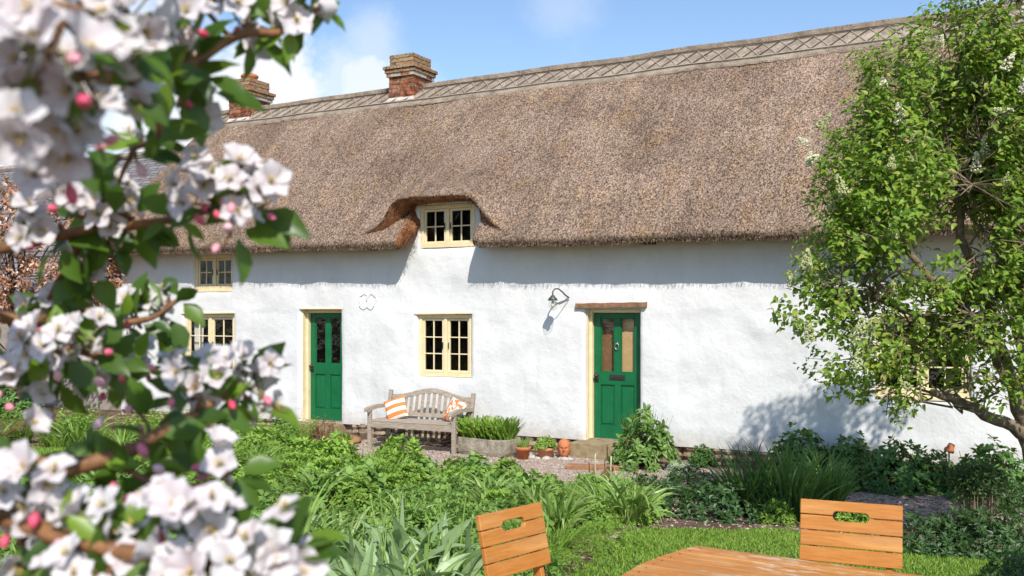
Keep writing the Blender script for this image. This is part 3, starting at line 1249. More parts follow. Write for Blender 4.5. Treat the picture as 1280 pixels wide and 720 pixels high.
def window(key, ncol, nrow, depth, curtain=False, sill=True, tilt=0.0, board=False):
    u0, u1, z0, z1 = OPEN[key]
    e = .006
    u0, u1, z0, z1 = u0 + e, u1 - e, z0 + e, z1 - e
    v = depth
    fw = .06
    f = MB()
    # outer frame and mullion
    f.box((u0, v, z0), (u0 + fw, v + .09, z1))
    f.box((u1 - fw, v, z0), (u1, v + .09, z1))
    f.box((u0 + fw, v + .001, z1 - fw), (u1 - fw, v + .09, z1))
    f.box((u0 + fw, v - .012, z0), (u1 - fw, v + .09, z0 + fw))
    um = (u0 + u1) / 2
    f.box((um - .028, v + .002, z0 + fw), (um + .028, v + .09, z1 - fw))
    win = f.build('window', MAT['cream'], cot, False, .004)
    gm = MB()
    for s, (a, b) in enumerate(((u0 + fw, um - .028), (um + .028, u1 - fw))):
        c = MB()
        w = .036
        vv = v + .018 if s == 0 else v + .030
        za, zb = z0 + fw + .004, z1 - fw - .004
        a += .004
        b -= .004
        c.box((a, vv, za), (a + w, vv + .035, zb))
        c.box((b - w, vv, za), (b, vv + .035, zb))
        c.box((a + w, vv, zb - w), (b - w, vv + .035, zb))
        c.box((a + w, vv, za), (b - w, vv + .035, za + w * 1.1))
        for k in range(1, ncol):
            uu = a + w + (b - a - 2 * w) * k / ncol
            c.box((uu - .009, vv + .004, za + w), (uu + .009, vv + .03, zb - w))
        for k in range(1, nrow):
            zz = za + w + (zb - za - 2 * w) * k / nrow
            c.box((a + w, vv + .006, zz - .009), (b - w, vv + .028, zz + .009))
        c.build('casement', MAT['cream'], win, False, .003)
        # panes: old glass, each leaning its own way
        g = MB()
        for i in range(ncol):
            for j in range(nrow):
                ga, gb = a + w + (b - a - 2 * w) * i / ncol, a + w + (b - a - 2 * w) * (i + 1) / ncol
                gc, gd = za + w + (zb - za - 2 * w) * j / nrow, za + w + (zb - za - 2 * w) * (j + 1) / nrow
                t1, t2 = random.uniform(-.004, .004), random.uniform(-.004, .004)
                g.add([(ga, vv + .017 + t1, gc), (gb, vv + .017 - t1, gc), (gb, vv + .017 - t2, gd), (ga, vv + .017 + t2, gd)], [(0, 1, 2, 3)])
        g.build('pane', MAT['glass'], win)
        h = MB()
        h.bar((b - w * .5 if s == 0 else a + w * .5, vv - .012, (za + zb) / 2 - .05), (b - w * .5 if s == 0 else a + w * .5, vv - .012, (za + zb) / 2 + .05), .012, .012)
        h.build('catch', MAT['iron'], win)
    if sill:
        s = MB()
        s.box((u0 - .01, v - .055, z0 - .045), (u1 + .01, v + .07, z0 - .001))
        s.build('sill', MAT['cream'], win, False, .006)
    if board:
        s = MB()
        s.box((u0 - .05, -.018, z1 + .002), (u1 + .03, v + .03, z1 + .030), 0, Matrix.Rotation(R(-.7), 3, 'Y'))
        s.build('head_board', MAT['cream'], win, False, .004)
    if curtain:
        c = MB()
        for a, b in curtain:
            rows = []
            n = 24
            for zz in (z0 + .02, (z0 + z1) / 2, z1 - .03):
                rows.append([(a + (b - a) * k / n, v + .16 + .018 * math.sin(k * 1.5 + zz), zz) for k in range(n + 1)])
            c.grid(rows)
        c.build('curtain', MAT['curtain'], win, True)
    return win


window('dormer', 2, 2, .02, sill=False)
oo = OPEN['upper']
window('upper', 2, 2, .05, [(oo[1] - .14, oo[1] - .05)], sill=True)
oo = OPEN['lower']
window('lower', 2, 3, .05, [(oo[0] + .06, oo[0] + .30), (oo[1] - .16, oo[1] - .06)], board=True)
oo = OPEN['middle']
window('middle', 2, 3, .05, [(oo[1] - .12, oo[1] - .07)], board=True, sill=False)
window('shaded', 2, 3, .05, board=True)


def door(key, lobby, furniture):
    u0, u1, z0, z1 = OPEN[key]
    e = .006
    u0, u1, z1 = u0 + e, u1 - e, z1 - e
    v = .15
    f = MB()
    jw = .05
    f.box((u0, v - .12, z0), (u0 + .012, v - .031, z1))
    f.box((u0, v - .03, z0), (u0 + jw, v + .13, z1))
    f.box((u1 - jw + .015, v - .005, z0), (u1, v + .13, z1))
    f.box((u0 + jw, v - .029, z1 - .05), (u1 - jw + .015, v + .13, z1))
    f.build('door_frame', MAT['cream'], cot, False, .005)
    a, b, c, d = u0 + jw + .004, u1 - jw + .011, z0 + .012, z1 - .055
    w, h = b - a, d - c
    vd = v + .03
    k = MB()
    st = .105
    lock0, lock1 = c + h * .43, c + h * .53
    k.box((a, vd, c), (a + st, vd + .045, d))
    k.box((b - st, vd, c), (b, vd + .045, d))
    mid = (a + b) / 2
    k.box((mid - .05, vd + .001, lock1), (mid + .05, vd + .044, d - .075))
    k.box((a + st, vd + .0012, d - .075), (b - st, vd + .044, d))
    k.box((a + st, vd + .0012, lock0), (b - st, vd + .044, lock1))
    k.box((a + st, vd + .0012, c), (b - st, vd + .044, c + .2))
    k.box((mid - .05, vd + .001, c + .2), (mid + .05, vd + .044, lock0))
    for p, q in ((a + st, mid - .05), (mid + .05, b - st)):
        k.box((p, vd + .022, c + .2), (q, vd + .036, lock0))
        # raised field with a curved head
        n = 9
        pts = [(p + .022, c + .225), (q - .022, c + .225)]
        pts += [(q - .022 - (q - p - .044) * i / n, lock0 - .05 + .022 * math.sin(math.pi * i / n)) for i in range(n + 1)]
        k.prism(pts, vd + .010, vd + .023)
        # bead round the glass
        for (x0, x1, y0, y1) in ((p, p + .014, lock1, d - .075), (q - .014, q, lock1, d - .075), (p + .014, q - .014, lock1, lock1 + .014), (p + .014, q - .014, d - .089, d - .075)):
            k.box((x0, vd + .010, y0), (x1, vd + .034, y1))
    dr = k.build('door', MAT['green'], cot, False, .004)
    for p, q in ((a + st + .01, mid - .06), (mid + .06, b - st - .01)):
        g = MB()
        g.add([(p, vd + .022, lock1 + .01), (q, vd + .022, lock1 + .01), (q, vd + .024, d - .085), (p, vd + .023, d - .085)], [(0, 1, 2, 3)])
        g.build('pane', MAT['glass'], dr)
    hd = MB()
    zk = (lock0 + lock1) / 2 + .04
    hd.lathe([(0, 0), (.022, 0), (.024, .008), (.012, .014), (.010, .04), (.026, .05), (.030, .062), (.022, .074), (0, .078)], 14,
             (a + .05, vd, zk), 0, (0, -1, 0))
    hd.box((a + .028, vd - .007, zk - .10), (a + .072, vd - .0005, zk + .04))
    hd.build('handle', MAT['iron'], dr, True)
    if furniture:
        lb = MB()
        lb.box((mid - .12, vd - .012, lock0 + .075), (mid + .12, vd - .0005, lock0 + .15))
        lb.box((mid - .09, vd - .018, lock0 + .092), (mid + .09, vd - .011, lock0 + .132))
        lb.build('letterbox', MAT['iron'], dr, False, .004)
        kn = MB()
        zt = c + h * .73
        kn.lathe([(0, 0), (.02, 0), (.022, .012), (.012, .02), (0, .022)], 12, (mid, vd, zt + .05), 0, (0, -1, 0))
        kn.tube([(mid + .03 * math.sin(t), vd - .022, zt + .01 + .045 * math.cos(t)) for t in np.linspace(.3, 6, 14)], .006, 6)
        kn.build('knocker', MAT['chrome'], dr, True)
    if lobby:
        l = MB()  # boards close behind the panes, coloured as the hall's sunlit and dim halves
        l.box((a - .1, .285, c - .1), (mid - .10, .66, d + .1), 1)
        l.box((mid - .02, .25, c - .1), (b + .9, .66, d + .1), 0)
        l.box((a - .16, .33, c - .1), (a - .10, .66, d + .1), 0)
        l.box((a - .2, .3, d + .1), (b + .9, .66, d + .15), 1)
        l.box((a - .2, .3, c - .16), (b + .9, .66, c - .1), 1)
        l.build('lobby_boards', [MAT['lobby'], MAT['lobby_dark']], cot)
    return a, b


door('door_a', False, False)
door('door_b', True, True)

m = MB()
o = OPEN['door_a']
m.box((o[0] - .02, -.02, o[3] + .002), (o[1] + .02, .24, o[3] + .028))
m.build('door_head_board', MAT['cream'], cot, False, .005)
o = OPEN['door_b']
m = MB()
pa, pb = L(719, 380, -.05), L(807, 380, -.05)
nn = 12
rows = []
for (vv, zz) in ((-.06, 0), (-.055, .075), (.05, .085), (.05, -.005), (-.06, 0)):
    rows.append([(pa[0] + (pb[0] - pa[0]) * i / nn, vv + .004 * math.sin(i * 2.1 + zz), o[3] + .012 + zz * .85 + .003 * math.sin(i * 1.9 + zz * 30) + .0012 * i) for i in range(nn + 1)])
m.grid(rows, 0, True)
for i in (0, nn):
    m.add([r[i] for r in rows[:4]], [(0, 1, 2, 3)])
m.build('lintel', MAT['timber'], cot)
m = MB()
m.box((o[0] - .10, -.34, -.42), (o[0] + .46, .24, o[2] + .003), 0)
m.box((o[0] + .475, -.31, -.42), (o[1] + .12, .24, o[2] - .004), 0)
m.build('doorstep', MAT['step'], cot, False, .018, 2)
o = OPEN['door_a']
m = MB()
m.box((o[0] - .05, -.22, -.4), (o[1] + .05, .24, o[2] - .002), 0)
m.build('doorstep', MAT['step'], cot, False, .015, 2)

# rafter feet showing under the thatch
for px, py, w, h in ((803, 305, .17, .07), (620, 308, .10, .045), (650, 309, .10, .04), (455, 313, .09, .03), (482, 314, .09, .03), (340, 316, .09, .03), (385, 316, .09, .03), (700, 309, .09, .03), (930, 303, .1, .03)):
    p = L(px, py, -.30)
    m = MB()
    zc = ze(p[0]) + .05
    m.box((p[0] - w / 2, -.33, zc - h / 2 - .02), (p[0] + w / 2, .05, zc + h / 2 + .02))
    m.build('rafter_foot', MAT['rafter'], cot, False, .006)

# small relief mark on the wall
m = MB()


def zz(pts):
    return [(lambda q: (q[0], .0, q[2]))(L(420 + x / 4.5, 340 + y / 4.5, -.03)) for x, y in pts]


def on_wall(pts):
    out = []
    for u, _, z in pts:
        k = .055 * noise.noise(Vector((u * .55, z * .6, 1))) + .025 * noise.noise(Vector((u * 2.1, z * 2.3, 4))) + .010 * noise.noise(Vector((u * 7, z * 7, 2)))
        out.append((u, k - .004, z))
    return out


for pts, r in (([(130, 139), (140, 136), (146, 129), (155, 127), (163, 131), (166, 138)], .004), ([(183, 129), (194, 127), (201, 132), (206, 140), (216, 143)], .004),
               ([(127, 192), (131, 203), (140, 212), (152, 213), (162, 205), (167, 199), (173, 206), (184, 214), (196, 212), (204, 200), (206, 192)], .004),
               ([(165, 160), (168, 163), (167, 166)], .005)):
    m.tube(on_wall(zz(pts)), r, 5, 0)
for pts in ([(130, 139), (124, 160), (133, 178), (127, 192)], [(216, 143), (222, 160), (212, 178), (206, 192)], [(166, 138), (168, 150), (183, 129)]):
    m.tube(on_wall(zz(pts)), .007, 5, 1)
m.build('wall_emblem', [MAT['iron'], MAT['white']], cot)


def chimney(px_c, y_ridge, wu, wv, courses_stack, courses_top, pot, px_off=0):
    c = L(px_c, y_ridge, RV)
    u = c[0]
    z = zr(u) - .55
    ch = .075
    hw, hv = wu / 2, wv / 2
    top_z = 0
    b = MB()

    def course(z, hw, hv, h, mi, odd):
        L_ = .215
        for ax in (0, 1):
            for sd in (-1, 1):
                half = hw if ax == 0 else hv
                other = hv if ax == 0 else hw
                p = -half + (0 if odd != ax else -.0)
                first = True
                while p < half - .01:
                    ln = (L_ / 2 if (first and (odd == ax)) else L_)
                    first = False
                    q = min(p + ln, half)
                    j = random.uniform(-.006, .006)
                    if ax == 0:
                        lo = (u + p + .004, RV + sd * other + (-.0 if sd < 0 else -.1) + j, z + .005)
                        hi = (u + q - .004, RV + sd * other + (.1 if sd < 0 else .0) + j, z + h - .005)
                    else:
                        lo = (u + sd * other + (-.0 if sd < 0 else -.1) + j, RV + p + .006, z + .005)
                        hi = (u + sd * other + (.1 if sd < 0 else .0) + j, RV + q - .006, z + h - .005)
                    b.box(lo, hi, mi)
                    p = q
    n = 0
    for i in range(courses_stack):
        course(z, hw, hv, ch, 0, i % 2)
        z += ch
    zs0 = z
    for i, ex in enumerate((.03, .06, .085)):
        course(z, hw + ex, hv + ex, ch * .9, 0 if i < 1 else 1, i % 2)
        z += ch * .9
    for i in range(courses_top):
        course(z, hw - .01, hv - .01, ch, 1, i % 2)
        z += ch
    st = b.build('chimney', [MAT['brick'], MAT['brick_old']], cot, False, .006)
    f = MB()
    f.box((u - hw + .012, RV - hv + .012, zr(u) - .6), (u + hw - .012, RV + hv - .012, zs0))
    f.box((u - hw - .035, RV - hv - .035, zs0), (u + hw + .035, RV + hv + .035, zs0 + ch * 2.6))
    f.box((u - hw + .03, RV - hv + .03, zs0 + ch * 2.6), (u + hw - .03, RV + hv - .03, z - .012))
    f.build('mortar_core', MAT['mortar'], st)
    f = MB()
    zz0 = zr(u)
    d = .07
    pts = []
    for (du, dv) in ((-hw - d, -hv - d), (hw + d, -hv - d), (hw + d, hv + d), (-hw - d, hv + d)):
        v = RV + dv
        pts.append((u + du, v, zr(u + du) - abs(dv) * 1.0 + .07))
    ins = [(u + du * 1.0, RV + dv, zr(u) - abs(dv) + .13) for du, dv in ((-hw, -hv), (hw, -hv), (hw, hv), (-hw, hv))]
    f.add(pts + ins, [(0, 1, 5, 4), (1, 2, 6, 5), (2, 3, 7, 6), (3, 0, 4, 7)])
    f.build('cement_fillet', MAT['flash'], st)
    if pot:
        p = MB()
        p.lathe([(.0, -.05), (.16, -.05), (.155, .06), (.18, .075), (.19, .11), (.175, .13), (.15, .15), (.11, .16), (.0, .162)], 20, (u, RV, z))
        p.build('chimney_pot', MAT['terracotta'], st, True)
        k = MB()
        k.box((u - .2, RV - .2, z - .02), (u + .2, RV + .2, z + .02))
        k.build('pot_bed', MAT['mortar'], st, False, .02)


chimney(513, 107, .56, .66, 10, 3, False)
chimney(312, 139, .56, .66, 10, 3, True)

# ------------------------------------------------------------------ wall lamp
lp = L(711, 372, 0)
lamp = empty('wall_lamp', W(lp[0], -.0, lp[2]), -TH, 'small gooseneck lantern with clear glass on the white wall', 'wall lamp')
m = MB()
m.lathe([(0, 0), (.055, 0), (.058, .012), (.04, .022), (0, .026)], 16, (0, .03, 0), 0, (0, -1, 0))
m.build('mount', MAT['lampmetal'], lamp, True)
HX, HV = -.12, -.30
m = MB()
m.tube([(0, 0, 0), (-.02, -.07, .03), (-.045, -.14, .085), (-.075, -.2, .125), (-.1, -.26, .125), (HX, HV, .09), (HX, HV, .0)], .011, 8)
m.tube([(0, 0, -.03), (HX * .6, HV * .6, -.10), (HX * .95, HV * .93, -.06)], .006, 6)
m.build('arm', MAT['lampmetal'], lamp, True)
m = MB()
m.lathe([(0, .03), (.03, .03), (.035, .01), (.06, -.01), (.075, -.045), (.068, -.045), (.05, -.012), (0, -.005)], 18, (HX, HV, 0))
m.build('cap', MAT['lampmetal'], lamp, True)
m = MB()
m.lathe([(.052, -.04), (.064, -.075), (.066, -.12), (.054, -.165), (.03, -.19), (0, -.197)], 18, (HX, HV, 0))
m.build('glass_globe', MAT['lampglass'], lamp, True)
m = MB()
m.lathe([(0, -.05), (.018, -.05), (.018, -.08), (.03, -.11), (.024, -.14), (0, -.15)], 14, (HX, HV, 0))
m.build('bulb', m_simple('bulb_glass', (.7, .69, .64), (.6, .58, .52), 10, .3, 0), lamp, True)

# ------------------------------------------------------------------ garden bench
BU0, BV0 = -1.225, -.64
bz = ground_z(*W(BU0, -.6)[:2])
bench = empty('garden_bench', W(BU0, BV0, bz), -TH, 'weathered grey wooden bench against the white wall under the window', 'bench')
BW = 1.50  # between leg centres
hb = BW / 2
SH = .44
for sx in (-1, 1):
    m = MB()
    m.box((sx * hb - .03, -.30, 0), (sx * hb + .03, -.24, .63))
    m.build('leg', MAT['oak'], bench, False, .006)
    m = MB()
    m.bar((sx * hb, .22, 0), (sx * hb, .22, .45), .06, .06, 0, (0, 1, 0))
    m.bar((sx * hb, .22, .449), (sx * hb, .30, .87), .058, .058, 0, (0, 1, 0))
    m.build('leg', MAT['oak'], bench, False, .006)
    m = MB()
    pts = []
    for i in range(9):
        t = i / 8
        pts.append((-.36 + .60 * t, .645 + .018 * math.sin(t * math.pi) - .02 * (1 - t) ** 3))
    poly = [(y, z) for y, z in pts] + [(y, z - .04 - .012 * (i == 0)) for i, (y, z) in reversed(list(enumerate(pts)))]
    n = len(poly)
    vs = [Vector((sx * hb - .04, y, z)) for y, z in poly] + [Vector((sx * hb + .04, y, z)) for y, z in poly]
    m.add(vs, [tuple(range(n)), tuple(reversed(range(n, 2 * n)))] + [(i, (i + 1) % n, (i + 1) % n + n, i + n) for i in range(n)])
    m.build('armrest', MAT['oak'], bench, False, .008)
m = MB()
m.box((-hb + .03, -.295, .34), (hb - .03, -.262, .425))
m.box((-hb + .03, .20, .34), (hb - .03, .235, .41))
for sx in (-1, 1):
    m.box((sx * hb - .02, -.24, .34), (sx * hb + .02, .19, .42))
    m.box((sx * hb - .018, -.24, .10), (sx * hb + .018, .19, .15))
m.build('seat_rails', MAT['oak'], bench, False, .005)
m = MB()
for i in range(6):
    y = -.285 + i * .082
    m.box((-hb + (.035 if i == 0 else -.02), y, .4265), (hb - (.035 if i == 0 else -.02), y + .072, .448 + random.uniform(-.002, .002)))
m.build('seat', MAT['oak'], bench, False, .005)
m = MB()


def lean(z):
    return .22 + (max(z, .45) - .45) * (.08 / .42)


def crest(x):
    return .80 + .115 * (0.5 + .5 * math.cos(math.pi * min(1, abs(x) / (hb * .98)))) ** 1.25


n = 40
xs = [(-hb + .03) + (BW - .06) * i / n for i in range(n + 1)]
for a, b in zip(xs[:-1], xs[1:]):
    pass
top = [(x, crest(x)) for x in xs]
bot = [(x, crest(x) - .075) for x in reversed(xs)]
m.prism(top + bot, 0, .034, 0, lambda v: Vector((v.x, v.y + lean(v.z), v.z)))
m.prism([(-hb + .03, .475), (hb - .03, .475), (hb - .03, .535), (-hb + .03, .535)], 0, .034, 0, lambda v: Vector((v.x, v.y + lean(v.z), v.z)))
for i in range(14):
    x = -hb + .03 + (BW - .06) * (i + .5) / 14 - .0
    zt = crest(x) - .07
    m.prism([(x - .026, .53), (x + .026, .53), (x + .026, zt), (x - .026, zt)], .008, .026, 0, lambda v: Vector((v.x, v.y + lean(v.z), v.z)))
m.build('backrest', MAT['oak'], bench, False, .004)


def cushion(name, mat, size, thick, loc, rot, label):
    m = MB()
    n = 18
    for sg in (1, -1):
        rows = []
        for i in range(n + 1):
            r = []
            for j in range(n + 1):
                a, b = i / n * 2 - 1, j / n * 2 - 1
                pin = 1 - .07 * (1 - a * a) * abs(b) ** 3 - .0
                pin2 = 1 - .07 * (1 - b * b) * abs(a) ** 3
                h = ((1 - abs(a) ** 2.6) * (1 - abs(b) ** 2.6)) ** .55
                h *= 1 + .12 * noise.noise(Vector((a * 2, b * 2, sg)))
                r.append((a * size / 2 * pin2, b * size / 2 * pin, sg * h * thick / 2))
            rows.append(r)
        m.grid(rows, 0, sg < 0)
    o = m.build(name, mat, None, True)
    o.location = loc
    o.rotation_euler = rot
    return tag(o, label, 'cushion')


def bench_pt(x, y, z):
    return W(BU0 + x, BV0 + y, bz + z)


Q = Matrix.Rotation(-TH, 3, 'Z')


def rot_from(xa, za):
    """rotation (euler) whose x axis is xa and z axis za, in bench coordinates"""
    xa = (Q @ Vector(xa)).normalized()
    za = Q @ Vector(za)
    ya = za.cross(xa).normalized()
    za = xa.cross(ya)
    return Matrix((xa, ya, za)).transposed().to_euler()


cushion('striped_cushion', MAT['stripe'], .36, .13, bench_pt(-.50, .06, .60), rot_from((-.42, .28, .87), (.16, -.95, .32)),
        'orange and white striped cushion leaning on the left bench arm')
cushion('patterned_cushion', MAT['pattern'], .37, .13, bench_pt(.55, .08, .61), rot_from((.35, .32, .90), (-.30, -.90, .36)),
        'orange and cream blotched cushion leaning behind the right bench arm')

# pale dead stems in the shade under the bench
m = MB()
for i in range(16):
    a = bench_pt(random.uniform(-.65, .65), random.uniform(-.05, .35), random.uniform(.04, .20))
    pts = [a]
    d = Vector((random.choice((-1, 1)), random.uniform(-.3, .3), random.uniform(-.15, .25))).normalized()
    for k in range(5):
        d = (d + Vector((random.gauss(0, .22), random.gauss(0, .2), random.gauss(0, .3)))).normalized()
        a = a + d * random.uniform(.05, .10)
        a.z = max(a.z, bz + .012)
        pts.append(a.copy())
    m.tube(pts, .0045, 4)
tag(m.build('dry_stems', MAT['cane']), 'pale dry bent stems tangled in the shade under the bench', 'dry stems', None, 'stuff')


# ------------------------------------------------------------------ plants
def add_mound(m, n, r, h, ll, lw, mi=0, tmpl=LEAF4, leaflets=5, spread=.9, droop=.2, top=.55):
    """shoot tips over a dome, each a ruff of leaflets"""
    P, A, Uq, S = [], [], [], []
    for _ in range(n):
        a = random.uniform(0, 2 * math.pi)
        q = math.sqrt(random.random())
        zz = h * (1 - q ** 2.2) * random.uniform(top, 1.0) + .02 + random.uniform(-.02, .03)
        c = Vector((q * r * math.cos(a), q * r * math.sin(a), max(.015, zz)))
        out = Vector((c.x, c.y, 0)) * (1.0 / (r + 1e-6)) + Vector((random.gauss(0, .35), random.gauss(0, .35), random.uniform(.35, 1.0)))
        out.normalize()
        s1 = out.orthogonal().normalized()
        s2 = out.cross(s1)
        ph = random.uniform(0, 6.28)
        for k in range(leaflets):
            t = ph + 2 * math.pi * k / leaflets + random.gauss(0, .25)
            d = (s1 * math.cos(t) + s2 * math.sin(t)) * spread + out * random.uniform(.1, .7)
            P.append(c + d * .006)
            A.append(d)
            Uq.append(out * .8 + Vector((random.gauss(0, .25), random.gauss(0, .25), .45)))
            f = random.uniform(.7, 1.25)
            S.append((ll * f, lw * f, ll * f))
    m.cloud(*tmpl, [tuple(p) for p in P], [tuple(a) for a in A], [tuple(u) for u in Uq], S, mi)


def add_stems(m, n, r, h, rad, mi):
    for _ in range(n):
        a = random.uniform(0, 6.28)
        q = math.sqrt(random.random()) * r
        p = Vector((q * .5 * math.cos(a), q * .5 * math.sin(a), 0))
        m.tube([p, p + Vector((q * .3 * math.cos(a), q * .3 * math.sin(a), h * .5)), Vector((q * math.cos(a), q * math.sin(a), h * random.uniform(.7, .95)))], [rad, rad * .8, rad * .5], 3, mi)


def add_blades(m, n, ln, wd, r0, arch, mi=0, seg=6, upright=.8, cup=.25):
    for _ in range(n):
        a = random.uniform(0, 6.28)
        q = math.sqrt(random.random()) * r0
        p = Vector((q * math.cos(a), q * math.sin(a), 0))
        aa = a + random.gauss(0, .7)
        d = Vector((math.cos(aa) * (1 - upright), math.sin(aa) * (1 - upright), upright))
        d += Vector((random.gauss(0, .12), random.gauss(0, .12), 0))
        d.normalize()
        l = ln * random.uniform(.55, 1.15)
        w = wd * random.uniform(.7, 1.2)
        side = d.cross(Vector((random.gauss(0, .3), random.gauss(0, .3), 1)))
        if side.length < .05:
            side = Vector((1, 0, 0))
        side.normalize()
        rows = []
        out = Vector((math.cos(aa), math.sin(aa), 0))
        ar = arch * random.uniform(.4, 1.5)
        for k in range(seg + 1):
            t = k / seg
            ww = w * (.55 + .9 * math.sin(math.pi * min(1, t * .8 + .12))) * (1 - t ** 3) * .62 + .0006
            nrm = side.cross(d).normalized()
            rows.append([p - side * ww + nrm * ww * cup, p.copy(), p + side * ww + nrm * ww * cup])
            d = (d + Vector((0, 0, -1)) * ar * (t + .15) * .5 + out * .06).normalized()
            p = p + d * (l / seg)
            if p.z < .015:
                p.z = .015
        m.grid(rows, mi)


def plant_mesh(kind, seed):
    random.seed(seed)
    m = MB()
    if kind == 'geum':        # lush serrated bright mound
        add_mound(m, 120, .33, .40, .075, .052, 0, LEAF4, 6, .95)
        add_mound(m, 40, .25, .24, .07, .05, 0, LEAF4, 5)
        return m.mesh('geum_leaves', MAT['leaf_bright'])
    if kind == 'phlox':       # low dense mat, mid green
        add_mound(m, 170, .36, .22, .050, .032, 0, LEAF4, 6, 1.0)
        return m.mesh('phlox_leaves', MAT['leaf_mid'])
    if kind == 'aquilegia':   # looser rounded leaflets
        add_mound(m, 90, .30, .30, .06, .062, 0, LEAF8, 4, 1.0)
        add_stems(m, 14, .24, .30, .003, 0)
        return m.mesh('aquilegia_leaves', MAT['leaf_mid'])
    if kind == 'spire':       # upright leafy stems
        add_stems(m, 26, .28, .42, .004, 0)
        for _ in range(26):
            a = random.uniform(0, 6.28)
            q = math.sqrt(random.random()) * .28
            b = Vector((q * math.cos(a), q * math.sin(a), 0))
            hh = random.uniform(.3, .48)
            P, A, U, S = [], [], [], []
            for k in range(20):
                z = hh * (k + 1) / 20
                t = k * 2.4
                d = Vector((math.cos(t), math.sin(t), random.uniform(.1, .7)))
                P.append(tuple(b * (.6 + .5 * z / hh) + Vector((0, 0, z))))
                A.append(tuple(d))
                U.append((0, 0, 1))
                s = random.uniform(.05, .08)
                S.append((s, s * .6, s))
            m.cloud(*LEAF4, P, A, U, S)
        return m.mesh('spire_leaves', MAT['leaf_bright'])
    if kind == 'daylily':
        add_blades(m, 62, .58, .021, .09, .72, 0, 8, .80)
        return m.mesh('daylily_blades', MAT['strap'])
    if kind == 'grassy':
        add_blades(m, 150, .32, .006, .14, .45, 0, 5, .8)
        return m.mesh('grassy_blades', MAT['leaf_bright'])
    if kind == 'feather':
        add_stems(m, 30, .26, .2, .002, 0)
        add_mound(m, 240, .32, .22, .034, .009, 0, LEAF4, 8, .9, top=.45)
        return m.mesh('feathery_blades', MAT['leaf_bright'])
    if kind == 'darklily':
        add_blades(m, 150, .86, .017, .20, .30, 0, 8, .92)
        return m.mesh('dark_blades', MAT['strap_dark'])
    if kind == 'tulip':
        add_blades(m, 24, .50, .060, .15, .46, 0, 9, .88, .30)
        for _ in range(3):
            x, y = random.gauss(0, .09), random.gauss(0, .09)
            hh = random.uniform(.42, .6)
            m.tube([(x * .5, y * .5, 0), (x, y, hh * .6), (x * 1.3, y * 1.3, hh)], [.006, .005, .004], 5, 1)
            m.lathe([(0, 0), (.009, .006), (.011, .018), (.006, .034), (0, .04)], 7, (x * 1.3, y * 1.3, hh), 1)
        return m.mesh('tulip_leaves', [MAT['glaucous'], MAT['calyx_green']])
    if kind == 'peony':
        add_stems(m, 40, .34, .55, .005, 1)
        add_mound(m, 210, .46, .72, .105, .052, 0, LEAF8, 6, .85, top=.30)
        for _ in range(26):
            a = random.uniform(0, 6.28)
            q = math.sqrt(random.random()) * .4
            m.tube([(q * .5 * math.cos(a), q * .5 * math.sin(a), .2), (q * math.cos(a), q * math.sin(a), .60 + .22 * (1 - q / .4) + random.uniform(0, .08))], [.004, .002], 3, 0)
        return m.mesh('peony_leaves', [MAT['leaf_deep_bright'], MAT['bark_dark']])
    if kind == 'bush':
        add_stems(m, 30, .4, .6, .006, 1)
        add_mound(m, 260, .48, .70, .085, .055, 0, LEAF8, 6, .9, top=.3)
        return m.mesh('bush_leaves', [MAT['leaf_deep'], MAT['bark_dark']])
    if kind == 'darkmat':
        add_mound(m, 210, .42, .34, .055, .036, 0, LEAF4, 6, .95, top=.4)
        return m.mesh('dark_leaves', MAT['leaf_dark'])
    if kind == 'bronze':
        add_stems(m, 26, .22, .30, .004, 0)
        add_mound(m, 75, .26, .36, .05, .018, 0, LEAF4, 8, .9, top=.35)
        return m.mesh('bronze_leaves', MAT['euphorbia'])
    if kind == 'silver':
        add_stems(m, 20, .2, .2, .003, 0)
        add_mound(m, 150, .22, .20, .022, .012, 0, LEAF4, 6, 1.0, top=.6)
        return m.mesh('silver_leaves', MAT['silver'])
    if kind == 'chives':
        add_blades(m, 330, .34, .0035, .16, .40, 0, 5, .80)
        return m.mesh('chive_blades', MAT['strap'])


t_ = m_simple('fresh_stalk', (.22, .34, .07), (.16, .27, .05), 30, .5, 0)
MAT['calyx_green'] = t_
MAT['leaf_deep_bright'] = m_leaf('peony_leaf', (0.075, 0.158, 0.033), (0.172, 0.284, 0.060), .28, .42, .4, (0.254, 0.374, 0.120))

PM = {}


def pm(kind, k):
    if (kind, k) not in PM:
        st = random.getstate()
        PM[kind, k] = plant_mesh(kind, sum(map(ord, kind)) * 10 + k)
        random.setstate(st)
    return PM[kind, k]


def put(kind, name, x, y, sc=1.0, label='', cat='plant', group=None, var=3, z=None, parent=None):
    sz = sc if hasattr(sc, '__len__') else (sc, sc, sc)
    o = link(name, pm(kind, random.randrange(var)), parent, (x, y, ground_z(x, y) if z is None else z), random.uniform(0, 6.28), sz)
    return tag(o, label, cat, group)


def at(px, py, z=None):
    """ground point under a photo pixel"""
    y = 9.0
    for _ in range(12):
        zz_ = ground_z((px - 640) / FPX * y, y)
        y = (CAMZ - zz_) * FPX / (py - 388)
    return (px - 640) / FPX * y, y


random.seed(21)
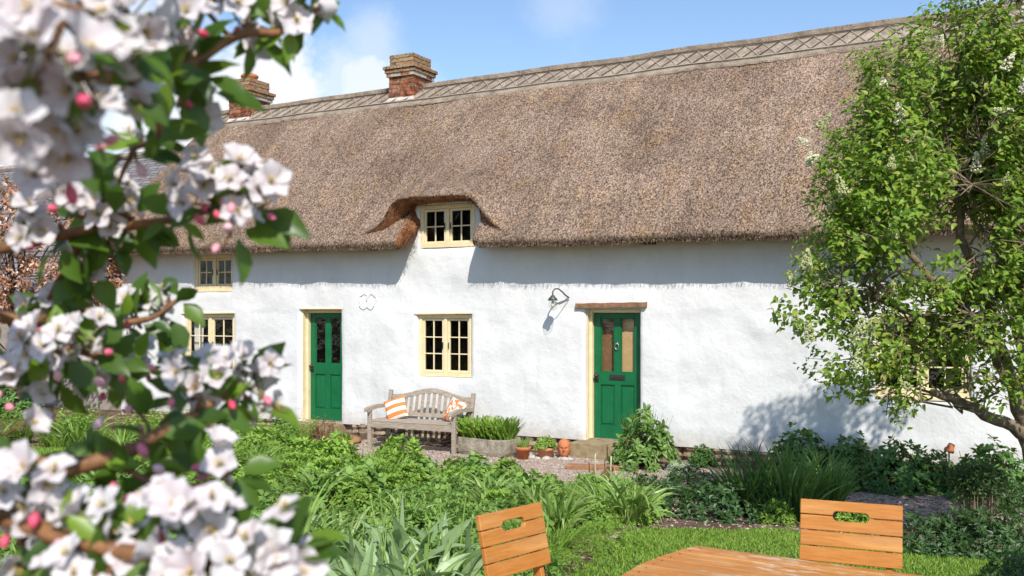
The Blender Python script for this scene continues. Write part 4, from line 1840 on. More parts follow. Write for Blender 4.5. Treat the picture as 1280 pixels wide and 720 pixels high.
# ---- the crowded bed in front of the bench
BED = {
    'geum': ('leafy_perennial', 'lush bright green serrated leafy mound in the crowded bed before the bench', 'lush leafy mounds in the bed'),
    'phlox': ('mat_plant', 'low dense mat of small mid green leaves in the crowded bed', 'low green mats in the bed'),
    'aquilegia': ('loose_perennial', 'loose mound of rounded green leaflets in the crowded bed', 'loose round-leaved mounds in the bed'),
    'spire': ('upright_perennial', 'bright green clump of upright leafy stems in the crowded bed', 'upright leafy clumps in the bed'),
    'daylily': ('daylily_clump', 'fountain of pale green strap leaves in the crowded bed', 'strap-leaved clumps in the bed'),
    'grassy': ('grassy_clump', 'small clump of thin bright green blades in the crowded bed', 'thin-bladed clumps in the bed'),
}


def bed_kind(px, py):
    r = random.random()
    if py < 575:
        if px < 400:
            return 'spire' if r < .45 else ('grassy' if r < .75 else 'daylily')
        return 'geum' if r < .8 else 'spire'
    if py < 625:
        if px < 330:
            return 'phlox' if r < .4 else ('grassy' if r < .65 else ('daylily' if r < .8 else 'spire'))
        return 'geum' if r < .5 else ('aquilegia' if r < .75 else ('phlox' if r < .9 else 'grassy'))
    if px > 640:
        return 'aquilegia' if r < .3 else ('daylily' if r < .55 else ('grassy' if r < .75 else 'geum'))
    return 'phlox' if r < .6 else ('aquilegia' if r < .8 else ('daylily' if r < .92 else 'geum'))


def bed_plants():
    n = 0
    GAPS = [(505, 618, .50), (300, 672, .0), (452, 655, .40), (560, 607, .22), (410, 650, .48), (350, 640, .25)]
    gaps = [(*at(a, b), r) for a, b, r in GAPS]
    y = 5.6
    while y < 14.8:
        x = -7.0
        st = .36 if y < 8 else .43
        while x < 1.6:
            xx, yy = x + random.uniform(-.15, .15), y + random.uniform(-.15, .15)
            x += st
            v = wall_v(xx, yy)
            if in_lawn(xx, yy) or in_lawn(xx + .22, yy - .10) or in_left_lawn(xx - .2, yy) or v > -3.12:
                # plants close to the wall left of the bench
                u = xx * CS - (yy - OY) * SN
                if not (-7.4 < u < -2.35 and -3.2 < v < -.75 - (.55 if u > -3.3 else 0) and not in_left_lawn(xx - .2, yy)):
                    continue
            px = 640 + FPX * xx / yy
            py = 388 + (CAMZ - ground_z(xx, yy)) * FPX / yy
            if px < -20 or py > 850 or px > 830:
                continue
            if any(math.hypot(xx - a, yy - b) < r for a, b, r in gaps):
                continue
            if 640 < px < 790 and py < 612:
                continue
            if py > 735 and px > 640:
                continue
            k = bed_kind(px, py)
            sc = random.uniform(.8, 1.15)
            if v > -3.9 and px < 640:
                sc *= 1.12
            if px > 640:
                sc *= .8
            nm, lb, gr = BED[k]
            if k == 'geum' and py > 598:
                sc *= .74
            if k == 'daylily':
                sc *= .8
            put(k, nm, xx, yy, sc, lb, 'plant', gr)
            n += 1
        y += st * .92
    return n


bed_plants()

# ---- single plants
for i, (px, py, s, lb) in enumerate((
        (445, 742, 1.0, 'leftmost clump of broad grey green tulip leaves behind the left wooden chair'),
        (500, 735, 1.12, 'tall middle clump of broad grey green tulip leaves with seed stalks'),
        (560, 742, 1.0, 'clump of broad grey green tulip leaves touching the left wooden chair'),
        (525, 765, 1.0, 'nearest clump of broad grey green tulip leaves at the picture edge'),
        (470, 775, .9, 'splayed clump of grey green tulip leaves among strap leaves at the bottom'))):
    x, y = at(px, py)
    put('tulip', 'tulip_clump', x, y, s, lb, 'tulip plant', 'grey green tulip clumps')
for px, py, s, lb in ((375, 735, 1.15, 'big splayed strap-leaved clump beside the front blossoms'),
                      (425, 720, 1.0, 'strap-leaved clump left of the tulip leaves'),
                      (790, 655, 1.05, 'pale arching daylily clump at the lawn edge in front of the green door'),
                      (755, 652, .95, 'pale daylily clump directly below the four garden canes'),
                      (700, 668, .9, 'daylily clump just right of the left wooden chair'),
                      (95, 560, 1.1, 'bright strap-leaved clump on the small lawn seen under the branch')):
    x, y = at(px, py)
    put('daylily', 'daylily_clump', x, y, s, lb, 'daylily', 'daylily clumps')
for px, py, s, lb in ((720, 690, 1.0, 'feathery mound of fine leaves near the left chair'), (760, 682, 1.15, 'widest feathery mound at the edge of the lawn'),
                      (690, 712, .9, 'feathery mound nearest the left chair leg')):
    x, y = at(px, py)
    put('feather', 'feathery_tuft', x, y, s * .8, lb, 'plant', 'feathery tufts by the lawn')
x, y = at(806, 584)
put('peony', 'peony_bush', x, y, (1.0, 1.0, 1.06), 'bushy green peony hiding the foot of the right green door', 'bush')
x, y = at(404, 556)
put('bronze', 'bronze_spurge', x, y, 1.15, 'reddish bronze spurge below the left green door', 'plant')
x, y = at(600, 600)
put('silver', 'grey_herb', x, y, (1.3, 1.3, 1.1), 'greyish herb mound in the bed below the stone trough', 'plant')
x, y = at(850, 598)
put('silver', 'silvery_herb', x, y, 1.1, 'silvery white herb behind the low dark mat by the path', 'plant')
for px, py, s, lb in ((800, 628, .85, 'leftmost low dark leafy mat by the gravel path'), (850, 642, 1.1, 'broad low dark mat between the daylilies and the tall dark blades'),
                      (900, 648, 1.0, 'low dark mat touching the tall dark blades'), (862, 620, .9, 'low dark mat right below the silvery herb')):
    x, y = at(px, py)
    put('darkmat', 'dark_mat_plant', x, y, (s * 1.1, s * 1.1, s), lb, 'plant', 'low dark mats')
for px, py, s, lb in ((935, 645, .86, 'leftmost tall dark clump of long arching blades behind the lawn'), (985, 650, .92, 'middle tall dark clump of long blades behind the right chair'),
                      (1030, 640, .80, 'rightmost dark clump of long blades near the bark mulch')):
    x, y = at(px, py)
    put('darklily', 'dark_daylily', x, y, s, lb, 'daylily', 'tall dark bladed clumps')
for px, py, s, lb in ((878, 583, .42, 'tiny leafy plant alone at the foot of the white wall'), (1000, 596, .92, 'round leafy bush behind the tall dark blades'),
                      (1065, 598, .80, 'leafy bush between the round bush and the shaded window'), (1120, 612, .86, 'leafy bush in front of the shaded window'),
                      (1165, 612, .7, 'leafy bush left of the pot on a stake'), (1240, 625, .95, 'leafy bush at the lilac foot by the wall'),
                      (1050, 612, .5, 'small leafy bush at the edge of the bark mulch'), (355, 548, .55, 'small leafy bush left of the left green door'),
                      (15, 520, 1.1, 'dark leafy bush at the far left beyond the lawn')):
    x, y = at(px, py)
    put('bush', 'leafy_bush', x, y, s, lb, 'bush', 'leafy bushes along the wall')
for px, py, s, lb in ((1160, 690, .9, 'leftmost dark ground plant beyond the lawn, right of the right chair'), (1205, 692, 1.0, 'dark ground plant below the clipped stems'),
                      (1250, 696, 1.05, 'dark ground plant at the right picture edge'), (1272, 640, .9, 'dark ground plant beside the clipped stems at the picture edge'),
                      (1290, 745, .8, 'dark ground plant in the bottom right corner')):
    x, y = at(px, py)
    put('darkmat', 'shade_plant', x, y, s, lb, 'plant', 'dark ground plants at the right')
for px, py, s, lb in ((1066, 664, .6, 'bright leafy clump seen through the grip hole of the right chair'), (970, 655, .55, 'small bright clump of cut leaves at the lawn edge behind the right chair'),):
    x, y = at(px, py)
    put('geum', 'edge_plant', x, y, s, lb, 'plant')


# clipped ball on bare stems
def clipped():
    x, y = at(1222, 655)
    r = empty('clipped_shrub', (x, y, ground_z(x, y)), 0, 'dark clipped shrub on a cage of bare straight stems', 'shrub')
    m = MB()
    for i in range(34):
        a = random.uniform(0, 6.28)
        q = math.sqrt(random.random())
        m.tube([(.20 * q * math.cos(a), .18 * q * math.sin(a), 0), (.23 * q * math.cos(a), .20 * q * math.sin(a), .42)], .004, 4)
    m.build('stems', MAT['bark'], r)
    m = MB()
    n = 2400
    d = unit_rand(n) * (RNG.uniform(.5, 1.0, (n, 1)))
    P = d * np.array([[.28, .26, .17]]) + np.array([[0, 0, .43]])
    m.cloud(*LEAF4, P, unit_rand(n) + d, unit_rand(n), np.stack([RNG.uniform(.03, .055, n), RNG.uniform(.025, .04, n), RNG.uniform(.03, .055, n)], 1))
    m.build('crown', MAT['leaf_dark'], r)


clipped()


# ------------------------------------------------------------------ trough, pots, head, stones
def gp(px, py):
    x, y = at(px, py)
    return Vector((x, y, ground_z(x, y)))


p = W(-.03, -.66)
p.z = ground_z(p.x, p.y)
tr = empty('stone_trough', p, -TH - R(4), 'rough stone trough full of chives beside the bench', 'planter')
m = MB()
a, b, h, t = .42, .20, .25, .055
ring = [(-a, -b), (-a * .4, -b - .015), (a * .3, -b + .01), (a, -b), (a, b), (-a, b)]


def loop(s, z, j):
    return [Vector((x * s[0], y * s[1], z + random.uniform(-j, j))) for x, y in ring]


ls = [loop((.94, .92), 0, 0), loop((1, 1), .06, .01), loop((1.02, 1.0), .2, .02), loop((1, 1), h, .018), loop(((a - t) / a, (b - t) / b), h - .005, .012), loop(((a - t) / a, (b - t) / b), h - .07, 0)]
m.grid(ls, 0, False, True)
m.add(ls[-1], [tuple(range(6))], 1)
m.build('basin', [MAT['trough'], MAT['potsoil']], tr, False, .012, 2)
ch = MB()
for dx in (-.3, -.17, -.02, .13, .28):
    k = MB()
    add_blades(k, 190, .36, .0026, .10, .34, 0, 5, .80)
    ch.add([Vector(v) + Vector((dx, random.uniform(-.03, .03), h - .06)) for v in k.V], k.F)
ch = tag(ch.build('chives', MAT['leaf_bright'], None), 'thin green chive leaves growing in the stone trough', 'plant')
ch.location = p
ch.rotation_euler = (0, 0, -TH)


def pot(px, py, r, h, label, mat, kind, plabel):
    q = gp(px, py)
    e = empty('terracotta_pot', q, 0, label, 'plant pot')
    m = MB()
    m.lathe([(0, 0), (r * .68, 0), (r * .92, h * .74), (r * 1.04, h * .75), (r * 1.06, h), (r * .94, h), (r * .9, h * .9), (0, h * .9)], 26)
    m.build('pot', mat, e, True)
    m = MB()
    m.lathe([(0, .006), (r * .89, 0)], 18, (0, 0, h * .905))
    m.build('soil', MAT['potsoil'], e)
    m = MB()
    if kind == 0:
        add_blades(m, 160, .15, .004, r * .7, .3, 0, 4, .85)
        mat2 = MAT['strap']
    else:
        add_mound(m, 60, r * 1.2, .12, .045, .03, 0, LEAF8, 6, 1.0)
        mat2 = MAT['leaf_bright']
    o = tag(m.build('pot_plant', mat2, None, False), plabel, 'plant')
    o.location = q + Vector((0, 0, h * .9))
    o.rotation_euler = (0, 0, .6)


pot(654, 574, .105, .18, 'small orange terracotta pot nearest the stone trough', MAT['terracotta'], 0, 'fine green tuft growing in the pot nearest the trough')
pot(682, 573, .125, .16, 'wide pale terracotta pot beside the face-shaped pot', MAT['terracotta_pale'], 1, 'leafy rosette plant in the wide pale terracotta pot')


def face_pot():
    q = gp(705, 573)
    e = empty('face_pot', q, R(-4), 'terracotta head with a moulded face standing on the gravel', 'garden ornament')
    m = MB()
    nu, nv = 56, 44

    def g(x, y, cx, cy, sx, sy):
        return math.exp(-((x - cx) / sx) ** 2 - ((y - cy) / sy) ** 2)
    rows = []
    for j in range(nv + 1):
        t = j / nv
        z = -.5 + t
        w = (1 - abs(z / .5) ** 2.6) ** .5 * (.86 + .14 * t) if abs(z) < .5 else 0
        w = max(w, .62 if t < .06 else 0)
        if t < .001 or t > .999:
            w = .35 if t < .5 else .02
        row = []
        for i in range(nu):
            a = 2 * math.pi * i / nu
            # face towards -y : angle from -y
            fa = (a - 1.5 * math.pi + math.pi) % (2 * math.pi) - math.pi
            k = 1.0
            k += .42 * g(fa, z, 0, -.03, .13, .075) + .20 * g(fa, z, 0, .06, .10, .10)          # nose
            k += .12 * g(fa, z, .34, .115, .26, .035) + .12 * g(fa, z, -.34, .115, .26, .035)   # brows
            k -= .22 * g(fa, z, .36, .05, .19, .045) + .22 * g(fa, z, -.36, .05, .19, .045)   # sockets
            k += .055 * g(fa, z, .36, .05, .10, .022) + .055 * g(fa, z, -.36, .05, .10, .022)   # lids
            k += .10 * g(fa, z, 0, -.165, .24, .018) + .10 * g(fa, z, 0, -.205, .20, .020) - .16 * g(fa, z, 0, -.185, .26, .010)  # lips
            k += .10 * g(fa, z, 0, -.32, .26, .07)                                                # chin
            k += .05 * g(fa, z, .62, -.05, .2, .09) + .05 * g(fa, z, -.62, -.05, .2, .09)         # cheeks
            k += .14 * g(fa, z, 1.5, .0, .10, .10) + .14 * g(fa, z, -1.5, .0, .10, .10)           # ears
            if z > .20 - .05 * math.cos(fa) and abs(fa) < 3.2:                                    # curls
                k += .05 + .03 * math.sin(fa * 13) * math.sin(z * 60)
            row.append((.092 * w * k * math.cos(a), .105 * w * k * math.sin(a), .14 + z * .28))
        rows.append(row)
    m.grid(rows, 0, False, True)
    m.build('head', MAT['terracotta'], e, True)
    m = MB()
    m.lathe([(0, 0), (.07, 0), (.075, .01), (.05, .025), (.05, .04), (0, .04)], 20)
    m.build('plinth', MAT['terracotta'], e, True)


face_pot()


def stone(name, loc, sx, sy, sz_, mat, label, group, seed):
    m = MB()
    nu, nv = 14, 9
    rows = []
    for j in range(nv + 1):
        t = math.pi * j / nv
        row = []
        for i in range(nu):
            a = 2 * math.pi * i / nu
            d = Vector((math.sin(t) * math.cos(a), math.sin(t) * math.sin(a), -math.cos(t)))
            k = 1 + .22 * noise.noise(d * 1.4 + Vector((seed, 0, 0))) + .08 * noise.noise(d * 4 + Vector((0, seed, 0)))
            row.append((d.x * sx * k, d.y * sy * k, max(-.3, d.z) * sz_ * k + sz_ * .25))
        rows.append(row)
    m.grid(rows, 0, False, True)
    o = tag(m.build(name, mat, None, True), label, 'stone', group)
    o.location = loc
    return o


random.seed(5)
for i in range(15):
    px = 660 + i * 3.9 + random.uniform(-2, 2)
    q = gp(px, 571.5 + random.uniform(-3, 2.5) + (px - 660) * .03)
    s = random.uniform(.03, .055)
    stone('pebble', q, s * 1.3, s, s * .8, MAT['pebble'], 'pale rounded pebble in the row before the terracotta pots', 'pale pebbles before the pots', i * 3.7)
stone('boulder', gp(716, 566), .12, .10, .16, MAT['step'], 'buff boulder between the terracotta head and the doorstep', None, 51)
stone('boulder', gp(665, 561) + Vector((0, .25, 0)), .17, .10, .11, MAT['trough'], 'grey rock behind the small orange pot', None, 63)
stone('boulder', gp(433, 553), .24, .16, .10, MAT['plank'], 'buff rock at the left foot of the bench', None, 71)
stone('flat_stone', gp(520, 622), .20, .13, .05, MAT['pebble'], 'flat pale stone showing in the gap among the bed plants', None, 77)

m = MB()
a, b = gp(708, 586), gp(775, 588)
m.bar(a + Vector((0, 0, .03)), b + Vector((0, 0, .03)), .16, .07)
tag(m.build('edging_plank', MAT['plank'], None, False, .012), 'russet plank lying on the gravel before the doorstep', 'plank')
m = MB()
a, b = gp(745, 612), gp(768, 580)
m.bar(a + Vector((0, 0, .03)), b + Vector((0, 0, .02)), .10, .06)
tag(m.build('edging_plank', MAT['rust'], None, False, .012), 'dark brown plank among the garden canes', 'plank')

for px, py, top, rad, mat, lb in ((736.5, 606, 578, .007, 'rust', 'short dark brown garden cane, leftmost of the canes by the gravel'),
                                  (744, 612, 567, .008, 'cane', 'tall pale garden cane next to the short dark one'),
                                  (756, 610, 575, .006, 'rust', 'thin reddish garden cane between two pale canes'),
                                  (763.5, 616, 570, .009, 'cane', 'thick pale garden cane, rightmost of the canes by the gravel')):
    q = gp(px, py)
    hgt = (py - top) * q.y / FPX
    m = MB()
    pts, rr = [], []
    for k in range(7):
        t = k / 6
        pts += [(random.uniform(-.003, .003), 0, hgt * t)]
        rr += [rad * (1.15 if k % 2 else .95)]
    m.tube(pts, rr, 7)
    o = tag(m.build('garden_cane', MAT[mat], None, True), lb, 'garden cane', 'garden canes')
    o.location = q

# upturned pot on a stake
q = gp(1186, 616)
st = empty('staked_pot', q, 0, 'tiny rust red pot tilted on a thin stake before the white wall', 'garden ornament')
zt = CAMZ + (388 - 560) / FPX * q.y - q.z
m = MB()
m.tube([(0, 0, 0), (.004, 0, zt * .5), (0, 0, zt)], .010, 7)
m.build('stake', MAT['cane'], st)
m = MB()
m.lathe([(.0, .085), (.036, .085), (.046, .02), (.056, .018), (.058, -.01), (.05, -.01), (.042, .03), (0, .07)], 18, (0, 0, zt - .03), 0, (.35, -.25, 1))
m.build('pot', MAT['terracotta'], st, True)


# ------------------------------------------------------------------ wooden chairs and table
def chair_parts(root):
    """origin under the middle of the seat; sitter faces -y"""
    W_ = .44
    rec = R(13)
    zb, yb = .60, .185

    def slant(v):
        dz = v.z - zb
        return Vector((v.x, yb + v.y * math.cos(rec) + dz * math.sin(rec), zb + dz * math.cos(rec) - v.y * math.sin(rec)))
    bh, gap = .0655, .0045
    m = MB()
    hw = W_ / 2
    slot_w, slot_h = .078, .019
    nA = 8
    for i in range(4):
        z0 = zb + i * (bh + gap)
        z1 = z0 + bh
        x0, x1 = -hw + random.uniform(-.002, .002), hw + random.uniform(-.002, .002)
        if i == 2:
            poly = [(x0, z0), (x1, z0), (x1, z1)] + [(slot_w - slot_h + slot_h * math.cos(t), z1 - slot_h * math.sin(t)) for t in np.linspace(0, math.pi / 2, nA)] + \
                   [(-slot_w + slot_h - slot_h * math.sin(t), z1 - slot_h * math.cos(t)) for t in np.linspace(0, math.pi / 2, nA)] + [(x0, z1)]
        elif i == 3:
            poly = [(x0, z0)] + [(-slot_w + slot_h - slot_h * math.cos(t), z0 + slot_h * math.sin(t)) for t in np.linspace(0, math.pi / 2, nA)] + \
                   [(slot_w - slot_h + slot_h * math.sin(t), z0 + slot_h * math.cos(t)) for t in np.linspace(0, math.pi / 2, nA)] + [(x1, z0), (x1, z1), (x0, z1)]
        else:
            poly = [(x0, z0), (x1, z0), (x1, z1), (x0, z1)]
        m.prism(poly, -.011, .011, 0, slant)
    m.build('backrest', MAT['teak'], root, False, .0025)
    for sx in (-1, 1):
        m = MB()
        x = sx * (hw - .055)
        zz_ = zb + 4 * bh - .01
        top = slant(Vector((x, .026, zz_)))
        low = slant(Vector((x, .026, .40)))
        m.bar(low, top, .045, .028, 0, (1, 0, 0))
        m.bar(low + Vector((0, 0, .01)), Vector((x, .27, 0)), .045, .027, 0, (1, 0, 0))
        m.build('back_post', MAT['teak'], root, False, .003)
        m = MB()
        m.bar((x * 1.12, -.2, 0), (x * 1.12, -.2, .42), .045, .03, 0, (0, 1, 0))
        m.build('leg', MAT['teak'], root, False, .003)
    m = MB()
    for i in range(6):
        y = -.23 + i * .069
        m.box((-hw + .01, y, .432), (hw - .01, y + .062, .452))
    m.build('seat', MAT['teak'], root, False, .003)
    m = MB()
    for sx in (-1, 1):
        x = sx * (hw - .055)
        m.box((x * 1.12 - .015, -.22, .39), (x * 1.12 + .015, .16, .43))
    m.box((-hw + .06, -.215, .18), (hw - .06, -.185, .21))
    m.build('seat_rails', MAT['teak'], root, False, .003)


random.seed(11)


def chair_at(left, right, label, roll=0.0, tilt=0.0):
    """left/right: world positions of the back's top corners as one faces it"""
    a, b = Vector(left), Vector(right)
    mid = (a + b) / 2
    d = (b - a)
    ang = math.atan2(d.y, d.x)
    top_local = Vector((0, .185 + .275 * math.sin(R(13)), 0))
    off = Matrix.Rotation(ang, 3, 'Z') @ top_local
    x, y = mid.x - off.x, mid.y - off.y
    # height so that the back's top stands at mid.z
    z = mid.z - (.60 + .2755 * math.cos(R(13)))
    return empty('wooden_chair', (x, y, z), ang, label, 'chair', 'wooden chairs at the table')


gx = .0
right_top = (ray(1003.5, 622, 4.62), ray(1126, 631, 4.45))
left_top = (ray(592, 640, 4.20), ray(672, 627, 4.55))
for pts, lb in ((right_top, 'orange wooden chair standing behind the far side of the table'), (left_top, 'orange wooden chair turned sideways at the left end of the table')):
    a, b = pts
    zc = .876
    c = chair_at((a.x, a.y, zc), (b.x, b.y, zc), lb)
    if c.name == 'wooden_chair':
        first = c
        chair_parts(c)
    else:
        for ch_ in list(first.children):
            o = ch_.copy()
            COL.objects.link(o)
            o.parent = c
    if 'left end' in lb:
        c.rotation_euler = (0, R(1.2), c.rotation_euler.z)

TA = math.atan2(-.494, .80)
tA = ray(870, 682, 4.316)
tab = empty('wooden_table', (tA.x, tA.y, 0), TA, 'weathered orange wooden slatted table with flaking varnish', 'table')
TL, TW, TZ = 1.55, .92, .73
m = MB()
ns = 13
for i in range(ns):
    y0, y1 = -TW * (i + 1) / ns + .0018, -TW * i / ns - .0018

    def endx(y):
        t = (y + TW / 2) / (TW / 2)
        return -.075 * (1 - t * t) + .012 * (t > 2)
    k = 5
    yy = [y0 + (y1 - y0) * q / k for q in range(k + 1)]
    zt = TZ + random.uniform(-.0012, .0012)
    poly = [(endx(y), y) for y in yy] + [(TL - endx(y) * 1, y) for y in reversed(yy)]
    n = len(poly)
    vs = [Vector((x, y, zt)) for x, y in poly] + [Vector((x, y, zt - .024)) for x, y in poly]
    m.add(vs, [tuple(reversed(range(n))), tuple(range(n, 2 * n))] + [(q, (q + 1) % n, (q + 1) % n + n, q + n) for q in range(n)])
m.build('tabletop', MAT['teak_worn'], tab, False, .0025)
m = MB()
for i in range(ns):
    y = -TW * (i + .5) / ns
    t = (y + TW / 2) / (TW / 2)
    for x in (-.075 * (1 - t * t) + .045, TL + .075 * (1 - t * t) - .045):
        m.lathe([(0, .0022), (.0035, .0018), (.004, 0)], 8, (x, y, TZ + .001))
m.build('screw_heads', MAT['teak_dark'], tab)
for x in (.2, TL - .2):
    for y in (-.12, -TW + .12):
        m = MB()
        m.box((x - .03, y - .03, 0), (x + .03, y + .03, TZ - .026))
        m.build('leg', MAT['teak'], tab, False, .004)
m = MB()
m.box((.1, -.11, TZ - .09), (TL - .1, -.085, TZ - .026))
m.box((.1, -TW + .085, TZ - .09), (TL - .1, -TW + .11, TZ - .026))
m.box((.09, -TW + .11, TZ - .09), (.115, -.11, TZ - .026))
m.box((TL - .115, -TW + .11, TZ - .09), (TL - .09, -.11, TZ - .026))
m.build('apron', MAT['teak'], tab, False, .003)


# ------------------------------------------------------------------ lilac tree on the right
def wiggle(a, b, n, amp, sag=0.0):
    a, b = Vector(a), Vector(b)
    out = []
    ph = random.uniform(0, 100)
    for i in range(n + 1):
        t = i / n
        p = a.lerp(b, t)
        w = math.sin(math.pi * t) * amp
        p += Vector((noise.noise(Vector((ph, t * 3, 0))), noise.noise(Vector((ph, t * 3, 7))), noise.noise(Vector((ph, t * 3, 13))))) * w * 1.6
        p.z -= sag * math.sin(math.pi * t)
        out.append(p)
    return out


def lobes_tree(name, label, base, lobes, shoots, leaf, lsize, mats, stems, seed, panicles=0, per=7, tmpl=HEART, cat='tree', surf=.62, twigs=True):
    random.seed(seed)
    rg = np.random.default_rng(seed)
    base = Vector(base)
    root = empty(name, base, 0, label, cat)
    tk = MB()
    ends = []
    tot = sum(l[2][0] * l[2][1] * l[2][2] * l[3] for l in lobes)
    for stm in stems:
        pts, r0, r1 = stm
        pts = [Vector(p) - base for p in pts]
        full = []
        for a, b in zip(pts[:-1], pts[1:]):
            full += wiggle(a, b, 4, (b - a).length * .08)[:-1]
        full.append(pts[-1])
        n = len(full)
        tk.tube(full, [r0 + (r1 - r0) * (i / (n - 1)) for i in range(n)], 8)
        ends += full[n // 3:]
    tk.build('trunk', mats[0], root, True)
    br = MB()
    LP, LA, LU, LS = [], [], [], []
    tips = []
    for c, _, r, wgt in lobes:
        c = Vector(c) - base
        k = int(shoots * r[0] * r[1] * r[2] * wgt / tot)
        # limbs into this lobe
        near = sorted(ends, key=lambda e: (e - c).length)[:6]
        limbs = []
        for q in range(max(3, int(5 * r[0]))):
            d = Vector((random.gauss(0, 1), random.gauss(0, 1), random.gauss(.2, 1))).normalized()
            e = c + Vector((d.x * r[0], d.y * r[1], d.z * r[2])) * .7
            w = wiggle(random.choice(near), e, 6, .22)
            br.tube(w, [.016 - .0018 * i for i in range(len(w))], 5)
            limbs += w[2:]
        for _ in range(k):
            d = Vector((random.gauss(0, 1), random.gauss(0, 1), random.gauss(0, 1))).normalized()
            rad = random.random() ** (1 / 3) if random.random() > surf else random.uniform(.78, 1.08)
            rad *= 1 + .25 * noise.noise(d * 1.9 + c)
            p = c + Vector((d.x * r[0], d.y * r[1], d.z * r[2])) * rad
            # gaps
            if noise.noise(p * 1.5 + Vector((seed, 3, 1))) < -.22:
                continue
            tips.append((p, d))
            if twigs:
                nb = min(limbs, key=lambda e: (e - p).length + random.uniform(0, .12))
                if (nb - p).length < random.uniform(.2, .55):
                    mid = nb.lerp(p, .5) + Vector((random.gauss(0, .05), random.gauss(0, .05), random.gauss(-.02, .05)))
                    br.tube([nb, mid, p], [.006, .004, .002], 3)
            g = (d * .6 + Vector((random.gauss(0, .3), random.gauss(0, .3), .55 + random.gauss(0, .3)))).normalized()
            s1 = g.orthogonal().normalized()
            s2 = g.cross(s1)
            for q in range(per):
                t = q * 1.5708 + (q // 2) * .35 + random.gauss(0, .3)
                o = (s1 * math.cos(t) + s2 * math.sin(t)) * .9 + g * random.uniform(-.1, .55)
                LP.append(tuple(p - g * (.028 * (per - q)) + o * .008))
                LA.append(tuple(o + Vector((0, 0, -.25))))
                LU.append(tuple(g * .5 + Vector((random.gauss(.08, .35), random.gauss(-.5, .35), .75))))
                f = lsize * random.uniform(.6, 1.2)
                LS.append((f, f * .74, f))
    br.build('branches', mats[0], root)
    cr = MB()
    cr.cloud(*tmpl, LP, LA, LU, LS)
    cr.build('crown', mats[1], root)
    return root, tips, base


random.seed(3)
LK = .86


def lray(px, py, d):
    return ray(px, py, d * LK)


LB = (4.5, 8.4, -.12)
lil_lobes = [
    # centre, _, radii, density
    (lray(1190, 120, 9.7), 0, (0.88, 0.81, 0.75), 1.0),
    (lray(1265, 60, 9.8), 0, (0.88, 0.81, 0.79), 1.0),
    (lray(1110, 210, 9.5), 0, (0.63, 0.72, 0.63), 1.0),
    (lray(1190, 265, 9.4), 0, (1.01, 0.81, 0.75), 1.0),
    (lray(1075, 320, 9.5), 0, (0.63, 0.68, 0.44), .95),
    (lray(1035, 380, 9.55), 0, (0.53, 0.63, 0.33), .62),
    (lray(1075, 445, 9.4), 0, (0.48, 0.50, 0.30), .55),
    (lray(1150, 410, 9.2), 0, (0.66, 0.63, 0.44), .34),
    (lray(1240, 400, 9.3), 0, (0.66, 0.72, 0.53), .60),
    (lray(1250, 480, 9.1), 0, (0.40, 0.45, 0.22), .50),
    (lray(1140, 500, 9.2), 0, (0.26, 0.36, 0.18), .5),
    (lray(1340, 250, 9.8), 0, (0.97, 0.90, 1.14), .8),
    (lray(1350, 60, 9.9), 0, (0.79, 0.81, 0.70), .8),
    (lray(1262, 190, 9.2), 0, (.60, .5, .55), .9),
    (lray(1262, 320, 9.1), 0, (.60, .5, .50), .9),
    (lray(1120, 110, 9.6), 0, (0.32, 0.36, 0.37), .8),
]
lb = Vector(LB)
fork = Vector(lray(1284, 545, 9.75))
lil_stems = [
    ([lb, lb + Vector((.02, 0, .4)), fork], .115, .085),
    ([fork, lray(1245, 525, 9.6), lray(1195, 500, 9.35), lray(1165, 490, 9.2)], .06, .03),
    ([fork, lray(1262, 470, 9.7), lray(1225, 360, 9.6), lray(1190, 230, 9.6), lray(1175, 120, 9.7)], .07, .015),
    ([fork, lray(1280, 440, 9.9), lray(1262, 300, 9.9), lray(1262, 120, 9.9), lray(1250, 30, 9.9)], .07, .015),
    ([fork, lray(1240, 430, 9.4), lray(1165, 350, 9.4), lray(1105, 260, 9.5), lray(1095, 170, 9.5)], .045, .012),
    ([lray(1240, 430, 9.4), lray(1150, 395, 9.4), lray(1085, 370, 9.5), lray(1030, 385, 9.5)], .035, .01),
    ([fork, lray(1310, 400, 9.8), lray(1340, 200, 9.8)], .06, .015),
    ([lray(1262, 300, 9.9), lray(1225, 210, 9.5), lray(1215, 110, 9.5)], .03, .01),
]
lilac, tips, lbase = lobes_tree('lilac_tree', 'tall white flowering lilac tree before the right end of the cottage', LB, lil_lobes, 8000, None, .062,
                                (MAT['bark'], MAT['lilac']), lil_stems, 5, per=7)
# flower panicles
random.seed(9)
front = [(p, d) for p, d in tips if d.y < .1]
front = [(p, d) for p, d in front if sum((q - p).length < .28 for q, _ in tips) > 9]
random.shuffle(front)


def panicle_mesh(k):
    m = MB()
    n = 110
    t = RNG.uniform(0, 1, n)
    a = RNG.uniform(0, 6.28, n)
    r = .038 * (1 - t) ** .7 * RNG.uniform(.5, 1, n) + .004
    P = np.stack([r * np.cos(a), r * np.sin(a), t * .13], 1)
    s = RNG.uniform(.006, .011, n)
    m.cloud(*BLOB, P, unit_rand(n), unit_rand(n), s)
    return m


pan_w = [panicle_mesh(k).mesh('panicle', MAT['panicle']) for k in range(2)]
pan_g = [panicle_mesh(k).mesh('panicle_bud', MAT['panicle_bud']) for k in range(2)]
for i, (p, d) in enumerate(front[:98]):
    high = (p + lbase).z > 2.9
    me = random.choice(pan_w if (high and random.random() < .72) else pan_g)
    o = link('flower_panicle', me, lilac, p + d * .08 + Vector((0, -.07, .02)), 0, random.uniform(.8, 1.4))
    o.rotation_euler = (random.gauss(0, .45), random.gauss(0, .45), random.uniform(0, 6))

